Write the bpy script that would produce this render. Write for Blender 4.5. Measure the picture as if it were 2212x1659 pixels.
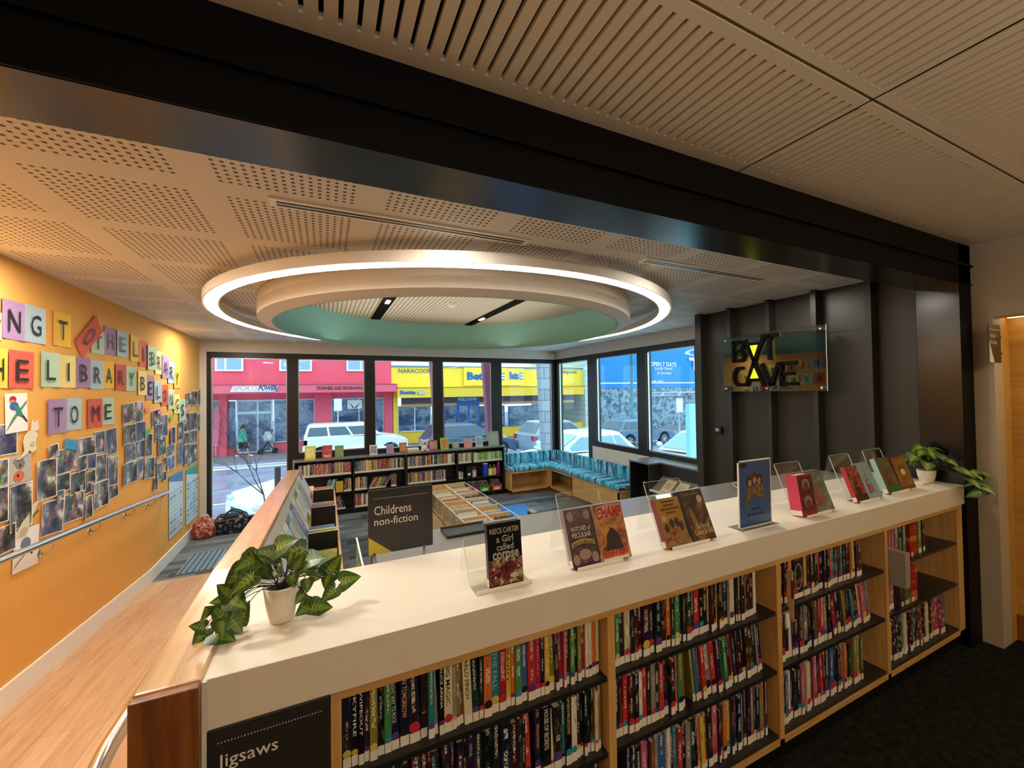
import bpy, math, random
from mathutils import Vector, Matrix
for o in list(bpy.data.objects): bpy.data.objects.remove(o)
SC = bpy.context.scene; COL = SC.collection
# ---------------- camera (solved from the photo's vanishing points) ----------------
FPX, YAW, PITCH, ROLL, CAMZ = 871.2, 0.435705, 0.0174607, -0.014148, 1.65
W_, H_ = 2212.0, 1659.0
def _axes():
    cy, sy, cp, sp = math.cos(YAW), math.sin(YAW), math.cos(PITCH), math.sin(PITCH)
    f = Vector((sy*cp, cy*cp, sp)); r = Vector((cy, -sy, 0)); u = r.cross(f)
    c, s = math.cos(ROLL), math.sin(ROLL)
    return r*c + u*s, u*c - r*s, f
AR, AU, AF = _axes()
cd = bpy.data.cameras.new('camera'); cam = bpy.data.objects.new('camera', cd); COL.objects.link(cam)
cd.sensor_width = 36; cd.lens = 36*FPX/W_; cd.clip_start = .05; cd.clip_end = 400
M3 = Matrix((AR, AU, -AF)).transposed()
cam.matrix_world = Matrix.Translation((0, 0, CAMZ)) @ M3.to_4x4()
SC.camera = cam
# ---------------- world, exposure, lights ----------------
SC.view_settings.view_transform = 'Standard'; SC.view_settings.look = 'None'
SC.view_settings.exposure = 0.55; SC.view_settings.gamma = 1.0
try: SC.view_settings.use_curve_mapping = False
except Exception: pass
wd = bpy.data.worlds.new('overcast_sky'); SC.world = wd; wd.use_nodes = True
bg = wd.node_tree.nodes['Background']; bg.inputs[0].default_value = (.66, .86, 1.0, 1); bg.inputs[1].default_value = 1.75
def area(name, loc, size, energy, col, rot=(0, 0, 0), sy=None, spread=None):
    l = bpy.data.lights.new(name, 'AREA'); l.energy = energy; l.color = col; l.size = size
    if sy: l.shape = 'RECTANGLE'; l.size_y = sy
    if spread: l.spread = spread
    o = bpy.data.objects.new(name, l); COL.objects.link(o); o.location = loc; o.rotation_euler = rot
    return o
WARM = (1, .93, .83)
for i, (x, y) in enumerate([(-.2, -1.4), (1.7, -1.4), (-.2, -3), (1.7, -3)]):
    area('ceiling_downlight_beam', (x, y, 2.53), .25, 4, WARM)
for i, (x, y) in enumerate([(-.9, 1.7), (-1.25, 2.9), (-1.2, 6.0), (.5, 1.75), (2.1, 1.75), (3.2, 2.1)]):
    area('room_fill_light', (x, y, 2.43), .2, 13 if i < 3 else 4.5, WARM)  # added fill lights; no ceiling fittings are built for them
area('opening_shelf_light', (4.02, .5, 2.04), .9, 3.0, (1, .8, .45), sy=.04)
for x, y in ((.1, -1.3), (1.6, -1.4), (2.9, -2.0)):
    area('unseen_ceiling_fill', (x, y, 1.95), 1.4, 27, (1, .93, .84), rot=(math.pi, 0, 0), sy=.12)  # unseen upward lights added to brighten the slotted ceiling
area('raised_ceiling_fill', (1.22, 3.98, 2.28), 2.4, 9, (1, .95, .86), rot=(math.pi, 0, 0))  # added upward light that brightens the ceiling above the round opening
# ---------------- pixel -> plane ----------------
def ray(px, py): return AF + AR*((px - W_/2)/FPX) - AU*((py - H_/2)/FPX)
def onX(px, py, x): d = ray(px, py); return Vector((0, 0, CAMZ)) + d*(x/d.x)
def onY(px, py, y): d = ray(px, py); return Vector((0, 0, CAMZ)) + d*(y/d.y)
def onZ(px, py, z): d = ray(px, py); return Vector((0, 0, CAMZ)) + d*((z - CAMZ)/d.z)
R = math.radians
# ---------------- object helpers ----------------
def tag(o, label=None, cat=None, group=None, kind=None):
    if label: o['label'] = label
    if cat: o['category'] = cat
    if group: o['group'] = group
    if kind: o['kind'] = kind
    return o
def empty(name, loc, label, cat, group=None, rz=0):
    o = bpy.data.objects.new(name, None); COL.objects.link(o); o.location = loc; o.rotation_euler = (0, 0, rz)
    o.empty_display_size = .05
    return tag(o, label, cat, group)
class MB:
    def __init__(s): s.v = []; s.f = []; s.m = []
    def poly(s, pts, mi=0):
        n = len(s.v); s.v += [tuple(p) for p in pts]; s.f.append(tuple(range(n, n+len(pts)))); s.m.append(mi); return s
    def raw(s, vs, fs, mi=0):
        n = len(s.v); s.v += [tuple(p) for p in vs]
        for f in fs: s.f.append(tuple(n+i for i in f)); s.m.append(mi)
        return s
    def box(s, x0, x1, y0, y1, z0, z1, mi=0, M=None, top=None):
        vs = [Vector(p) for p in ((x0,y0,z0),(x1,y0,z0),(x1,y1,z0),(x0,y1,z0),(x0,y0,z1),(x1,y0,z1),(x1,y1,z1),(x0,y1,z1))]
        if M is not None: vs = [M @ p for p in vs]
        return s.raw(vs, [(3,2,1,0),(4,5,6,7),(0,1,5,4),(1,2,6,5),(2,3,7,6),(3,0,4,7)], mi)
    def prism(s, poly, d0, d1, ax='y', mi=0, M=None):
        def P(a, b, d): return Vector({'y': (a, d, b), 'x': (d, a, b), 'z': (a, b, d)}[ax])
        n = len(poly); vs = [P(a, b, d0) for a, b in poly] + [P(a, b, d1) for a, b in poly]
        if M is not None: vs = [M @ p for p in vs]
        fs = [tuple(range(n-1, -1, -1)), tuple(range(n, 2*n))] + [(i, (i+1) % n, n+(i+1) % n, n+i) for i in range(n)]
        return s.raw(vs, fs, mi)
    def cyl(s, c, r, h, ax='z', n=16, r2=None, mi=0, M=None):
        r2 = r if r2 is None else r2; vs = []
        for k, rr in ((0, r), (h, r2)):
            for i in range(n):
                a = 2*math.pi*i/n; u, w = rr*math.cos(a), rr*math.sin(a)
                p = {'z': (u, w, k), 'y': (u, k, w), 'x': (k, u, w)}[ax]; vs.append(Vector(p) + Vector(c))
        if M is not None: vs = [M @ p for p in vs]
        return s.raw(vs, [tuple(range(n)), tuple(range(2*n-1, n-1, -1))] + [(i, (i+1) % n, n+(i+1) % n, n+i) for i in range(n)], mi)
    def lathe(s, prof, c=(0, 0, 0), n=24, mi=0, sx=1, sy=1):
        vs = []; fs = []; m = len(prof)
        for i in range(n):
            a = 2*math.pi*i/n
            for r, z in prof: vs.append((c[0]+r*math.cos(a)*sx, c[1]+r*math.sin(a)*sy, c[2]+z))
        for i in range(n):
            j = (i+1) % n
            for k in range(m-1): fs.append((i*m+k, j*m+k, j*m+k+1, i*m+k+1))
        return s.raw(vs, fs, mi)
    def ball(s, c, r, sx=1, sy=1, sz=1, n=14, mi=0):
        return s.lathe([(r*math.sin(math.pi*k/8)+1e-5, -r*sz*math.cos(math.pi*k/8)) for k in range(9)], c, n, mi, sx, sy)
    def tube(s, path, r, n=8, mi=0, r2=None):
        P = [Vector(p) for p in path]; vs = []; m = len(P)
        up = Vector((0, 0, 1))
        for i, p in enumerate(P):
            d = (P[min(i+1, m-1)] - P[max(i-1, 0)]).normalized()
            a = d.cross(up)
            if a.length < .05: a = d.cross(Vector((1, 0, 0)))
            a.normalize(); b = d.cross(a).normalized()
            rr = r if r2 is None else r + (r2-r)*i/(m-1)
            for k in range(n):
                t = 2*math.pi*k/n; vs.append(p + (a*math.cos(t) + b*math.sin(t))*rr)
        fs = [tuple(range(n-1, -1, -1)), tuple(range((m-1)*n, m*n))]
        for i in range(m-1):
            for k in range(n): fs.append((i*n+k, i*n+(k+1) % n, (i+1)*n+(k+1) % n, (i+1)*n+k))
        return s.raw(vs, fs, mi)
    def mesh(s, name, mats, smooth=False):
        me = bpy.data.meshes.new(name); me.from_pydata(s.v, [], s.f)
        for m in (mats if isinstance(mats, (list, tuple)) else [mats]): me.materials.append(m)
        me.polygons.foreach_set('material_index', s.m)
        if smooth: me.polygons.foreach_set('use_smooth', [True]*len(s.f))
        me.update(); return me
    def build(s, name, mats, parent=None, smooth=False, bev=0, M=None):
        o = bpy.data.objects.new(name, s.mesh(name, mats, smooth)); COL.objects.link(o)
        if parent is not None: o.parent = parent
        if M is not None: o.matrix_local = M
        if bev:
            b = o.modifiers.new('bevel', 'BEVEL'); b.width = bev; b.segments = 2; b.limit_method = 'ANGLE'; b.angle_limit = R(40)
        return o
def B(name, mats, dims, parent=None, bev=0, M=None):
    return MB().box(*dims).build(name, mats, parent, bev=bev, M=M)
def struct(o): o['kind'] = 'structure'; return o
def link_mesh(name, me, parent=None, M=None):
    o = bpy.data.objects.new(name, me); COL.objects.link(o)
    if parent is not None: o.parent = parent
    if M is not None: o.matrix_local = M
    return o
def bez(p0, p1, p2, n=8): return [Vector(p0)*(1-t)**2 + Vector(p1)*2*t*(1-t) + Vector(p2)*t*t for t in [i/n for i in range(n+1)]]
def ordinal(n):
    o = 'first second third fourth fifth sixth seventh eighth ninth tenth eleventh twelfth thirteenth fourteenth fifteenth sixteenth seventeenth eighteenth nineteenth'.split()
    if n <= 19: return o[n-1]
    t = {2: 'twent', 3: 'thirt', 4: 'fort', 5: 'fift'}[n//10]
    return t+'ieth' if n % 10 == 0 else t+'y-'+o[n % 10-1]
# ---------------- text ----------------
_TXT = {}
def text_mesh(s, bold=0.0):
    k = (s, bold)
    if k not in _TXT:
        cu = bpy.data.curves.new('t', 'FONT'); cu.body = s; cu.size = 1; cu.offset = bold; cu.resolution_u = 2; cu.fill_mode = 'FRONT'
        t = bpy.data.objects.new('t', cu); COL.objects.link(t); bpy.context.view_layer.update()
        dg = bpy.context.evaluated_depsgraph_get(); me = bpy.data.meshes.new_from_object(t.evaluated_get(dg), depsgraph=dg)
        vs = [v.co.copy() for v in me.vertices]; fs = [tuple(p.vertices) for p in me.polygons]
        bpy.data.objects.remove(t); bpy.data.meshes.remove(me); bpy.data.curves.remove(cu)
        x0 = min(v.x for v in vs); x1 = max(v.x for v in vs); y0 = min(v.y for v in vs); y1 = max(v.y for v in vs)
        _TXT[k] = ([((v.x-x0)/(x1-x0), (v.y-y0)/(y1-y0)) for v in vs], fs, (x1-x0)/(y1-y0))
    return _TXT[k]
def put_text(mb, s, org, rt, up, w=None, h=None, mi=0, bold=0.0, slant=0.0, arch=0.0):
    """text fitted to a w x h box whose lower left corner is org; rt, up: unit vectors"""
    vs, fs, asp = text_mesh(s, bold); org, rt, up = Vector(org), Vector(rt).normalized(), Vector(up).normalized()
    if w is None: w = h*asp
    if h is None: h = w/asp
    mb.raw([org + rt*(x*w + slant*y*h) + up*(y*h + arch*math.sin(math.pi*x)) for x, y in vs], fs, mi); return w
# ---------------- materials ----------------
def lin(c):
    if isinstance(c, str): c = tuple(int(c[i:i+2], 16)/255 for i in (0, 2, 4))
    return tuple(x/12.92 if x <= .04045 else ((x+.055)/1.055)**2.4 for x in c[:3]) + (1,)
_M = {}
def mat(name, col, rough=.5, metal=0, emit=0, spec=.5, nz=0, nscale=30, bump=0, coat=0):
    if name in _M: return _M[name]
    m = bpy.data.materials.new(name); m.use_nodes = True; nt = m.node_tree; p = nt.nodes['Principled BSDF']
    c = lin(col); p.inputs['Base Color'].default_value = c; p.inputs['Roughness'].default_value = rough
    p.inputs['Metallic'].default_value = metal; p.inputs['Specular IOR Level'].default_value = spec
    if coat: p.inputs['Coat Weight'].default_value = coat
    if emit: p.inputs['Emission Color'].default_value = c; p.inputs['Emission Strength'].default_value = emit
    if nz or bump:
        tc = nt.nodes.new('ShaderNodeTexCoord'); n = nt.nodes.new('ShaderNodeTexNoise'); n.inputs['Scale'].default_value = nscale; n.inputs['Detail'].default_value = 3
        nt.links.new(tc.outputs['Object'], n.inputs['Vector'])
        if nz:
            mx = nt.nodes.new('ShaderNodeMix'); mx.data_type = 'RGBA'
            mx.inputs[6].default_value = tuple(x*(1-nz) for x in c[:3])+(1,); mx.inputs[7].default_value = tuple(min(1, x*(1+nz)) for x in c[:3])+(1,)
            nt.links.new(n.outputs['Fac'], mx.inputs[0]); nt.links.new(mx.outputs[2], p.inputs['Base Color'])
        if bump:
            b = nt.nodes.new('ShaderNodeBump'); b.inputs['Strength'].default_value = bump; b.inputs['Distance'].default_value = .002
            nt.links.new(n.outputs['Fac'], b.inputs['Height']); nt.links.new(b.outputs[0], p.inputs['Normal'])
    _M[name] = m; return m
class NT:
    """tiny node-graph helper"""
    def __init__(s, name, rough=.5, spec=.5):
        s.m = bpy.data.materials.new(name); s.m.use_nodes = True; s.nt = s.m.node_tree; s.p = s.nt.nodes['Principled BSDF']
        s.p.inputs['Roughness'].default_value = rough; s.p.inputs['Specular IOR Level'].default_value = spec; _M[name] = s.m
        s.tc = s.nt.nodes.new('ShaderNodeTexCoord')
    def set(s, sock, v):
        if hasattr(v, 'is_output') or hasattr(v, 'links') and not isinstance(v, (int, float)): s.nt.links.new(v, sock)
        else: sock.default_value = v
    def math(s, op, a, b=0.0, c=None):
        n = s.nt.nodes.new('ShaderNodeMath'); n.operation = op; s.set(n.inputs[0], a); s.set(n.inputs[1], b)
        if c is not None: s.set(n.inputs[2], c)
        return n.outputs[0]
    def obj(s, which='Object'): return s.tc.outputs[which]
    def xyz(s, v):
        n = s.nt.nodes.new('ShaderNodeSeparateXYZ'); s.nt.links.new(v, n.inputs[0]); return n.outputs
    def comb(s, x, y, z):
        n = s.nt.nodes.new('ShaderNodeCombineXYZ')
        for i, a in enumerate((x, y, z)): s.set(n.inputs[i], a)
        return n.outputs[0]
    def mapg(s, v, scale=(1, 1, 1), loc=(0, 0, 0), rot=(0, 0, 0)):
        n = s.nt.nodes.new('ShaderNodeMapping'); s.nt.links.new(v, n.inputs[0]); n.inputs['Scale'].default_value = scale; n.inputs['Location'].default_value = loc; n.inputs['Rotation'].default_value = rot; return n.outputs[0]
    def noise(s, v, scale=5, detail=3, rough=.5, dist=0, col=False):
        n = s.nt.nodes.new('ShaderNodeTexNoise'); s.nt.links.new(v, n.inputs['Vector']); n.inputs['Scale'].default_value = scale; n.inputs['Detail'].default_value = detail
        n.inputs['Roughness'].default_value = rough; n.inputs['Distortion'].default_value = dist; return n.outputs['Color' if col else 'Fac']
    def vor(s, v, scale=5, out='Color', feat='F1'):
        n = s.nt.nodes.new('ShaderNodeTexVoronoi'); n.feature = feat; s.nt.links.new(v, n.inputs['Vector']); n.inputs['Scale'].default_value = scale; return n.outputs[out]
    def ramp(s, f, stops, const=False):
        n = s.nt.nodes.new('ShaderNodeValToRGB'); s.set(n.inputs[0], f); cr = n.color_ramp
        if const: cr.interpolation = 'CONSTANT'
        while len(cr.elements) < len(stops): cr.elements.new(.5)
        for e, (p, c) in zip(cr.elements, stops): e.position = p; e.color = lin(c) if not (isinstance(c, tuple) and len(c) == 4) else c
        return n.outputs[0]
    def mix(s, f, a, b, mode='MIX'):
        n = s.nt.nodes.new('ShaderNodeMix'); n.data_type = 'RGBA'; n.blend_type = mode; s.set(n.inputs[0], f)
        for i, v in ((6, a), (7, b)): s.set(n.inputs[i], lin(v) if isinstance(v, str) else v)
        return n.outputs[2]
    def brick(s, v, c1, c2, mortar, scale, w, h, ms=.0, off=.5, bias=0):
        n = s.nt.nodes.new('ShaderNodeTexBrick'); s.nt.links.new(v, n.inputs['Vector'])
        for k, c in (('Color1', c1), ('Color2', c2), ('Mortar', mortar)): n.inputs[k].default_value = lin(c)
        n.inputs['Scale'].default_value = scale; n.inputs['Brick Width'].default_value = w; n.inputs['Row Height'].default_value = h
        n.inputs['Mortar Size'].default_value = ms; n.offset = off; n.inputs['Bias'].default_value = bias; return n.outputs['Color']
    def info(s, out='Random'):
        n = s.nt.nodes.new('ShaderNodeObjectInfo'); return n.outputs[out]
    def bump(s, h, st=.3, d=.002):
        b = s.nt.nodes.new('ShaderNodeBump'); b.inputs['Strength'].default_value = st; b.inputs['Distance'].default_value = d
        s.nt.links.new(h, b.inputs['Height']); s.nt.links.new(b.outputs[0], s.p.inputs['Normal'])
    def done(s, c, rough=None):
        s.nt.links.new(c, s.p.inputs['Base Color'])
        if rough is not None: s.set(s.p.inputs['Roughness'], rough)
        return s.m
def wood(name, base, dark, scale=(2, 30, 30), rough=.45, planks=None, nscale=1.0, spec=.5):
    n = NT(name, rough, spec); v = n.obj()
    g = n.noise(n.mapg(v, scale), nscale, 6, .65, .8)
    c = n.ramp(g, [(.3, dark), (.62, base)])
    if planks:
        rot, w, h, a, b = planks
        br = n.brick(n.mapg(v, rot=rot), a, b, '5a3c22', 1, w, h, .0012)
        c = n.mix(.6, c, br, 'MULTIPLY')
    return n.done(c)
M_white = mat('white_paint', 'e6dccb', .55, nz=.02, nscale=6)
M_wallwhite = mat('white_wall_paint', 'd9d2c6', .6)
M_cream = mat('cream_laminate', 'e6dccb', .38)
M_fascia = M_cream
M_oak = wood('pale_oak_veneer', 'd9ae6c', 'c08f4e', (30, 30, 2.0), .45)
M_oakh = wood('oak_edging', 'd2a868', 'b98b4d', (2, 30, 30), .45)
M_birch = wood('birch_ply', 'e3bd80', 'd3a566', (30, 30, 3), .5)
M_black = mat('charcoal_laminate', '1d1c1b', .4)
M_char = mat('charcoal_board', '2a2827', .45)
M_greytop = mat('grey_laminate_top', '75726e', .3)
M_blacksteel = mat('black_painted_steel', '060607', .2, spec=.55, bump=.04, nscale=90)
M_blackmatte = mat('black_matte_steel', '060506', .55, spec=.12)
M_soffit = mat('black_gloss_soffit', '0a0a0b', .22, bump=.04, nscale=90); M_soffit.node_tree.nodes['Principled BSDF'].inputs['IOR'].default_value = 2.1
M_dark = mat('dark_panel_paint', '302e28', .4, spec=.45, nz=.04, nscale=3, bump=.15)
M_frame = mat('bronze_window_frame', '1d1815', .4)
M_alu = mat('silver_aluminium', 'c9ccce', .3, .8)
M_steel = mat('brushed_stainless', 'cfcdc8', .22, 1.0)
M_pageedge = mat('paper_page_edges', 'bfb39c', .8)  # colour darkened for the shelf shade on the book tops
M_paper = mat('white_paper', 'f0ebe2', .7)
M_sticker = mat('white_sticker', 'e8e2d4', .6)
M_ink = mat('black_ink', '161414', .6)
M_blk = mat('black_plastic', '111111', .35)
M_led = mat('led_strip_glow', 'fff5e6', .5, emit=11)
M_led2 = mat('led_tape_glow', 'ffe9c0', .5, emit=6)
M_edge = mat('acrylic_cut_edge', 'f1ede2', .3)
def clear_mat(name, tint, ior=1.45, rough=0.0, dens=0.0):
    m = bpy.data.materials.new(name); m.use_nodes = True; nt = m.node_tree; nt.nodes.clear(); _M[name] = m
    o = nt.nodes.new('ShaderNodeOutputMaterial'); t = nt.nodes.new('ShaderNodeBsdfTransparent'); t.inputs[0].default_value = lin(tint)
    g = nt.nodes.new('ShaderNodeBsdfGlossy'); g.inputs['Roughness'].default_value = rough
    f = nt.nodes.new('ShaderNodeLayerWeight'); f.inputs[0].default_value = .5; mx = nt.nodes.new('ShaderNodeMixShader')
    f0 = ((ior-1)/(ior+1))**2; p = nt.nodes.new('ShaderNodeMath'); p.operation = 'POWER'; p.inputs[1].default_value = 5; nt.links.new(f.outputs['Facing'], p.inputs[0])
    q = nt.nodes.new('ShaderNodeMath'); q.operation = 'MULTIPLY_ADD'; q.inputs[1].default_value = 1-f0; q.inputs[2].default_value = f0; nt.links.new(p.outputs[0], q.inputs[0])
    nt.links.new(q.outputs[0], mx.inputs[0]); nt.links.new(t.outputs[0], mx.inputs[1]); nt.links.new(g.outputs[0], mx.inputs[2]); nt.links.new(mx.outputs[0], o.inputs[0])
    return m
M_glass = clear_mat('window_glass', 'f2faf8', 1.35)
M_acr = clear_mat('clear_acrylic', 'fbfbf9', 1.2)
M_signglass = clear_mat('tinted_sign_glass', 'd5dcd6', 1.9)
# carpet
n = NT('grey_carpet_planks', .95, .1); v = n.obj()
br = n.brick(n.mapg(v), '87898a', '3c3f43', '33353a', 1, .5, .125, 0, .5)
st = n.noise(n.mapg(v, (3, 26, 1)), 1.6, 5, .7, .6); st2 = n.noise(n.mapg(v, (1.2, 8, 1), (4, 1, 0)), 1.5, 3)
c = n.mix(n.ramp(st, [(.42, (0, 0, 0, 1)), (.62, (.7, .7, .7, 1))]), br, n.ramp(st2, [(.3, '3f4648'), (.55, '7d8587'), (.75, '6d8a92')]))
M_carpet = n.done(c)
n = NT('dark_carpet', .95, .05); v = n.obj(); c = n.ramp(n.noise(v, 25, 5, .7), [(.3, '0d1010'), (.7, '2a2c26')]); M_carpet2 = n.done(c)
M_ramp = wood('ramp_floorboards', 'e2bd92', 'cd9f72', (26, 1.6, 26), .42, ((0, 0, R(90)), 1.9, .13, 'ffffff', 'e2c3ac'))
M_cap = wood('timber_capping', 'd6b183', 'b89063', (22, 1.2, 22), .22, spec=.7)
M_endw = wood('dark_endgrain_timber', '9a5f30', '5d3318', (26, 26, 1.2), .35)
M_timb = wood('golden_timber_lining', 'cfa050', 'b9883c', (20, 1.5, 20), .4)
# orange wall
M_orange = mat('orange_pinboard', 'eaad5a', .85, nz=.07, nscale=40, bump=.1, spec=.2)
# perforated ceiling: blocks of 16 x 16 square holes on a 0.597 x 0.592 m module
n = NT('perforated_plasterboard', .6, .3); X = n.xyz(n.obj())
def holes(n, c, per, o):
    u = n.math('FLOORED_MODULO', n.math('SUBTRACT', c, o), per); p = .0303
    k = n.math('LESS_THAN', u, p*16); h = n.math('LESS_THAN', n.math('ABSOLUTE', n.math('SUBTRACT', n.math('FLOORED_MODULO', u, p), p/2)), .0062)
    return n.math('MULTIPLY', k, h)
hm = n.math('MULTIPLY', holes(n, X[0], .597, -.361), holes(n, X[1], .592, 1.93))
M_perf = n.done(n.mix(hm, 'e2ddd4', '5a4632'))
# slotted birch ceiling
M_slot = mat('slotted_plywood', 'd9c7a8', .42, nz=.05, nscale=90, spec=.4)
M_void = mat('dark_void', '0d0603', .95, spec=.1)
n = NT('slotted_upper_ceiling', .6); X = n.xyz(n.obj())
sl = n.math('LESS_THAN', n.math('FLOORED_MODULO', X[0], .043), .011)
M_slot2 = n.done(n.mix(sl, 'd8c8ad', '8f7a5c'))
M_turq = mat('turquoise_paint', '8cc4b6', .6)
# cushion fabric: wavering stripes across local x
n = NT('blue_striped_fabric', .85, .2); v = n.obj(); X = n.xyz(v)
w1 = n.noise(n.mapg(v, (5, 9, 9)), 1.2, 2); xx = n.math('ADD', X[0], n.math('MULTIPLY', n.math('SUBTRACT', w1, .5), .05))
sx = n.comb(xx, n.math('MULTIPLY', X[1], .05), n.math('MULTIPLY', X[2], .05))
f = n.noise(sx, 24, 1, .4)
M_fabric = n.done(n.ramp(f, [(0, '1f4a78'), (.36, '1c5f7c'), (.41, '3cb0d2'), (.455, '1f7f98'), (.485, '8fe6f6'), (.52, '3a82cc'), (.55, 'e2f6fc'), (.585, '22587c'), (.63, '5ccbdc')], True))
# book cloth driven by object colour
def bookmat(name, sc, stretch, amt, rough=.45):
    n = NT(name, rough); v = n.obj(); r = n.info('Random'); base = n.info('Color')
    off = n.comb(n.math('MULTIPLY', r, 37.0), n.math('MULTIPLY', r, 91.0), n.math('MULTIPLY', r, 53.0))
    a = n.nt.nodes.new('ShaderNodeVectorMath'); a.operation = 'ADD'; n.nt.links.new(n.mapg(v, stretch), a.inputs[0]); n.nt.links.new(off, a.inputs[1])
    g = n.noise(a.outputs[0], sc, 4, .75)
    hi = n.mix(.5, base, n.ramp(n.math('FRACT', n.math('MULTIPLY', r, 7.3)), [(0, 'f2ead2'), (.3, 'e9c860'), (.5, 'd85a4a'), (.7, '7fc4c9'), (1, 'f4f0ea')]))
    f = n.ramp(g, [(.53, (0, 0, 0, 1)), (.57, (amt, amt, amt, 1))])
    return n.done(n.mix(f, base, hi))
M_book = bookmat('printed_book_spine', 1.0, (4.5, 1, 20), .8)
def spinemat():
    n = NT('lettered_book_spine', .42); v = n.obj(); X = n.xyz(v); r = n.info('Random'); base = n.info('Color')
    off = n.comb(n.math('MULTIPLY', r, 37.0), n.math('MULTIPLY', r, 91.0), n.math('MULTIPLY', r, 53.0))
    def nz(sc, s, det): 
        a = n.nt.nodes.new('ShaderNodeVectorMath'); a.operation = 'ADD'; n.nt.links.new(n.mapg(v, sc), a.inputs[0]); n.nt.links.new(off, a.inputs[1]); return n.noise(a.outputs[0], s, det, .6)
    fr = lambda k: n.math('FRACT', n.math('MULTIPLY', r, k))
    let = n.math('GREATER_THAN', nz((7, .1, 46), 1, 1), .5)                    # strokes
    inx = n.math('LESS_THAN', n.math('ABSOLUTE', n.math('SUBTRACT', X[0], .5)), n.math('MULTIPLY_ADD', fr(3.1), .12, .14))
    z0 = n.math('MULTIPLY_ADD', fr(9.7), .2, .30); inz = n.math('GREATER_THAN', X[2], z0); seg = n.math('GREATER_THAN', nz((.1, .1, 4.5), 1, 0), .46)
    m_ = n.math('MULTIPLY', n.math('MULTIPLY', let, inx), n.math('MULTIPLY', inz, seg))
    ink = n.ramp(fr(7.3), [(0, 'efe6cf'), (.35, 'e6dcc8'), (.5, 'e0b84a'), (.62, 'f4f0ea'), (.8, '9fc4c8'), (.9, 'e08a78')], True)
    art = n.ramp(nz((2.2, .1, 5), 1, 3), [(.52, (0, 0, 0, 1)), (.62, (.42, .42, .42, 1))])
    c = n.mix(art, base, n.ramp(fr(5.3), [(0, '7a2a30'), (.2, '2f6a78'), (.4, '9a8a4a'), (.6, '4a3a6a'), (.8, 'a86a4a')], True))
    return n.done(n.mix(n.math('MULTIPLY', m_, .85), c, ink))
M_spine = spinemat()
M_cover = bookmat('printed_book_cover', 1.0, (34, 34, 26), .8)
M_bookfar = bookmat('small_book_spine', 1.0, (25, 25, 14), .6)
# printed photograph
n = NT('printed_photograph', .35); v = n.obj(); r = n.info('Random')
off = n.comb(n.math('MULTIPLY', r, 37.0), n.math('MULTIPLY', r, 91.0), n.math('MULTIPLY', r, 53.0))
a = n.nt.nodes.new('ShaderNodeVectorMath'); a.operation = 'ADD'; n.nt.links.new(v, a.inputs[0]); n.nt.links.new(off, a.inputs[1])
b1 = n.vor(n.mapg(a.outputs[0], (1, 1, .7)), 42); g1 = n.noise(a.outputs[0], 9, 4, .6); g2 = n.noise(a.outputs[0], 60, 3, .7)
lum = n.ramp(g1, [(.32, '121214'), (.44, '3c3a3c'), (.53, '6f6862'), (.6, 'a39a90'), (.68, 'e6e0d8')])
hue = n.mix(n.ramp(g2, [(.4, (.1, .1, .1, 1)), (.6, (.8, .8, .8, 1))]), lum, b1, 'OVERLAY')
tint = n.mix(n.ramp(n.math('FRACT', n.math('MULTIPLY', r, 5.7)), [(0, (0, 0, 0, 1)), (.6, (.02, .02, .02, 1)), (1, (.3, .3, .3, 1))]), hue, '3a55a8')
M_photo = n.done(tint)
def blotch(name, stops, scale=20, rough=.4, detail=4, dist=0):
    n = NT(name, rough); return n.done(n.ramp(n.noise(n.obj(), scale, detail, .6, dist), stops))
# ======================= ROOM SHELL =======================
XO, XW, YW, ZC, ZC1, ZF = -1.624, 4.31, 7.135, 2.45, 2.553, -.25
def S(name, mb, m, label=None, parent=None, **k):
    o = mb.build(name, m, parent, **k)
    if parent is None: struct(o)
    if label: o['label'] = label
    return o
S('floor', MB().box(XO, 6, -4, 1.5, -.1, 0), M_carpet2, 'dark carpet of the raised library floor')
S('floor', MB().box(-.25, XW+.1, 1.5, YW+.1, ZF-.1, ZF).box(XO, -.25, 5.32, YW+.1, ZF-.1, ZF), M_carpet, 'grey plank carpet of the sunken reading area')
rm = MB().prism([(1.5, -.1), (5.32, -.45), (5.32, ZF), (2.32, 0), (1.5, 0)], XO, -.369, 'x')
S('floor', rm, M_ramp, 'sloping timber floorboards of the ramp beside the orange wall')
S('wall_left', MB().box(XO-.12, XO, -4, YW+.12, -.5, 2.7), M_orange, 'orange pinboard wall above the ramp')
bb = MB().prism([(-4, 0), (2.32, 0), (5.32, ZF), (YW, ZF), (YW, ZF+.13), (5.32, ZF+.13), (2.32, .13), (-4, .13)], XO, XO+.014, 'x')
S('baseboard_left', bb, mat('bright_skirting', 'f2eee6', .5), 'white skirting board following the ramp')
# back window wall (openings W1..W5), right window wall (W6..W8)
def pierced(axis, c0, c1, a0, a1, holes_, name, label, z0=-.6, z1=2.7):
    m = MB(); xs = sorted({a0, a1} | {h for q in holes_ for h in q[:2]})
    def bx(u0, u1, w0, w1):
        if u1-u0 < 1e-4 or w1-w0 < 1e-4: return
        m.box(u0, u1, c0, c1, w0, w1) if axis == 'x' else m.box(c0, c1, u0, u1, w0, w1)
    for u0, u1 in zip(xs, xs[1:]):
        h = [q for q in holes_ if q[0] <= u0+1e-6 and q[1] >= u1-1e-6]
        if h: bx(u0, u1, z0, h[0][2]); bx(u0, u1, h[0][3], z1)
        else: bx(u0, u1, z0, z1)
    return S(name, m, M_wallwhite, label)
ZT = 2.283
HB = [(-1.541, -.448, ZF, ZT), (-.448, 3.0, .625, ZT), (3.0, 4.31, .345, ZT)]
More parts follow.
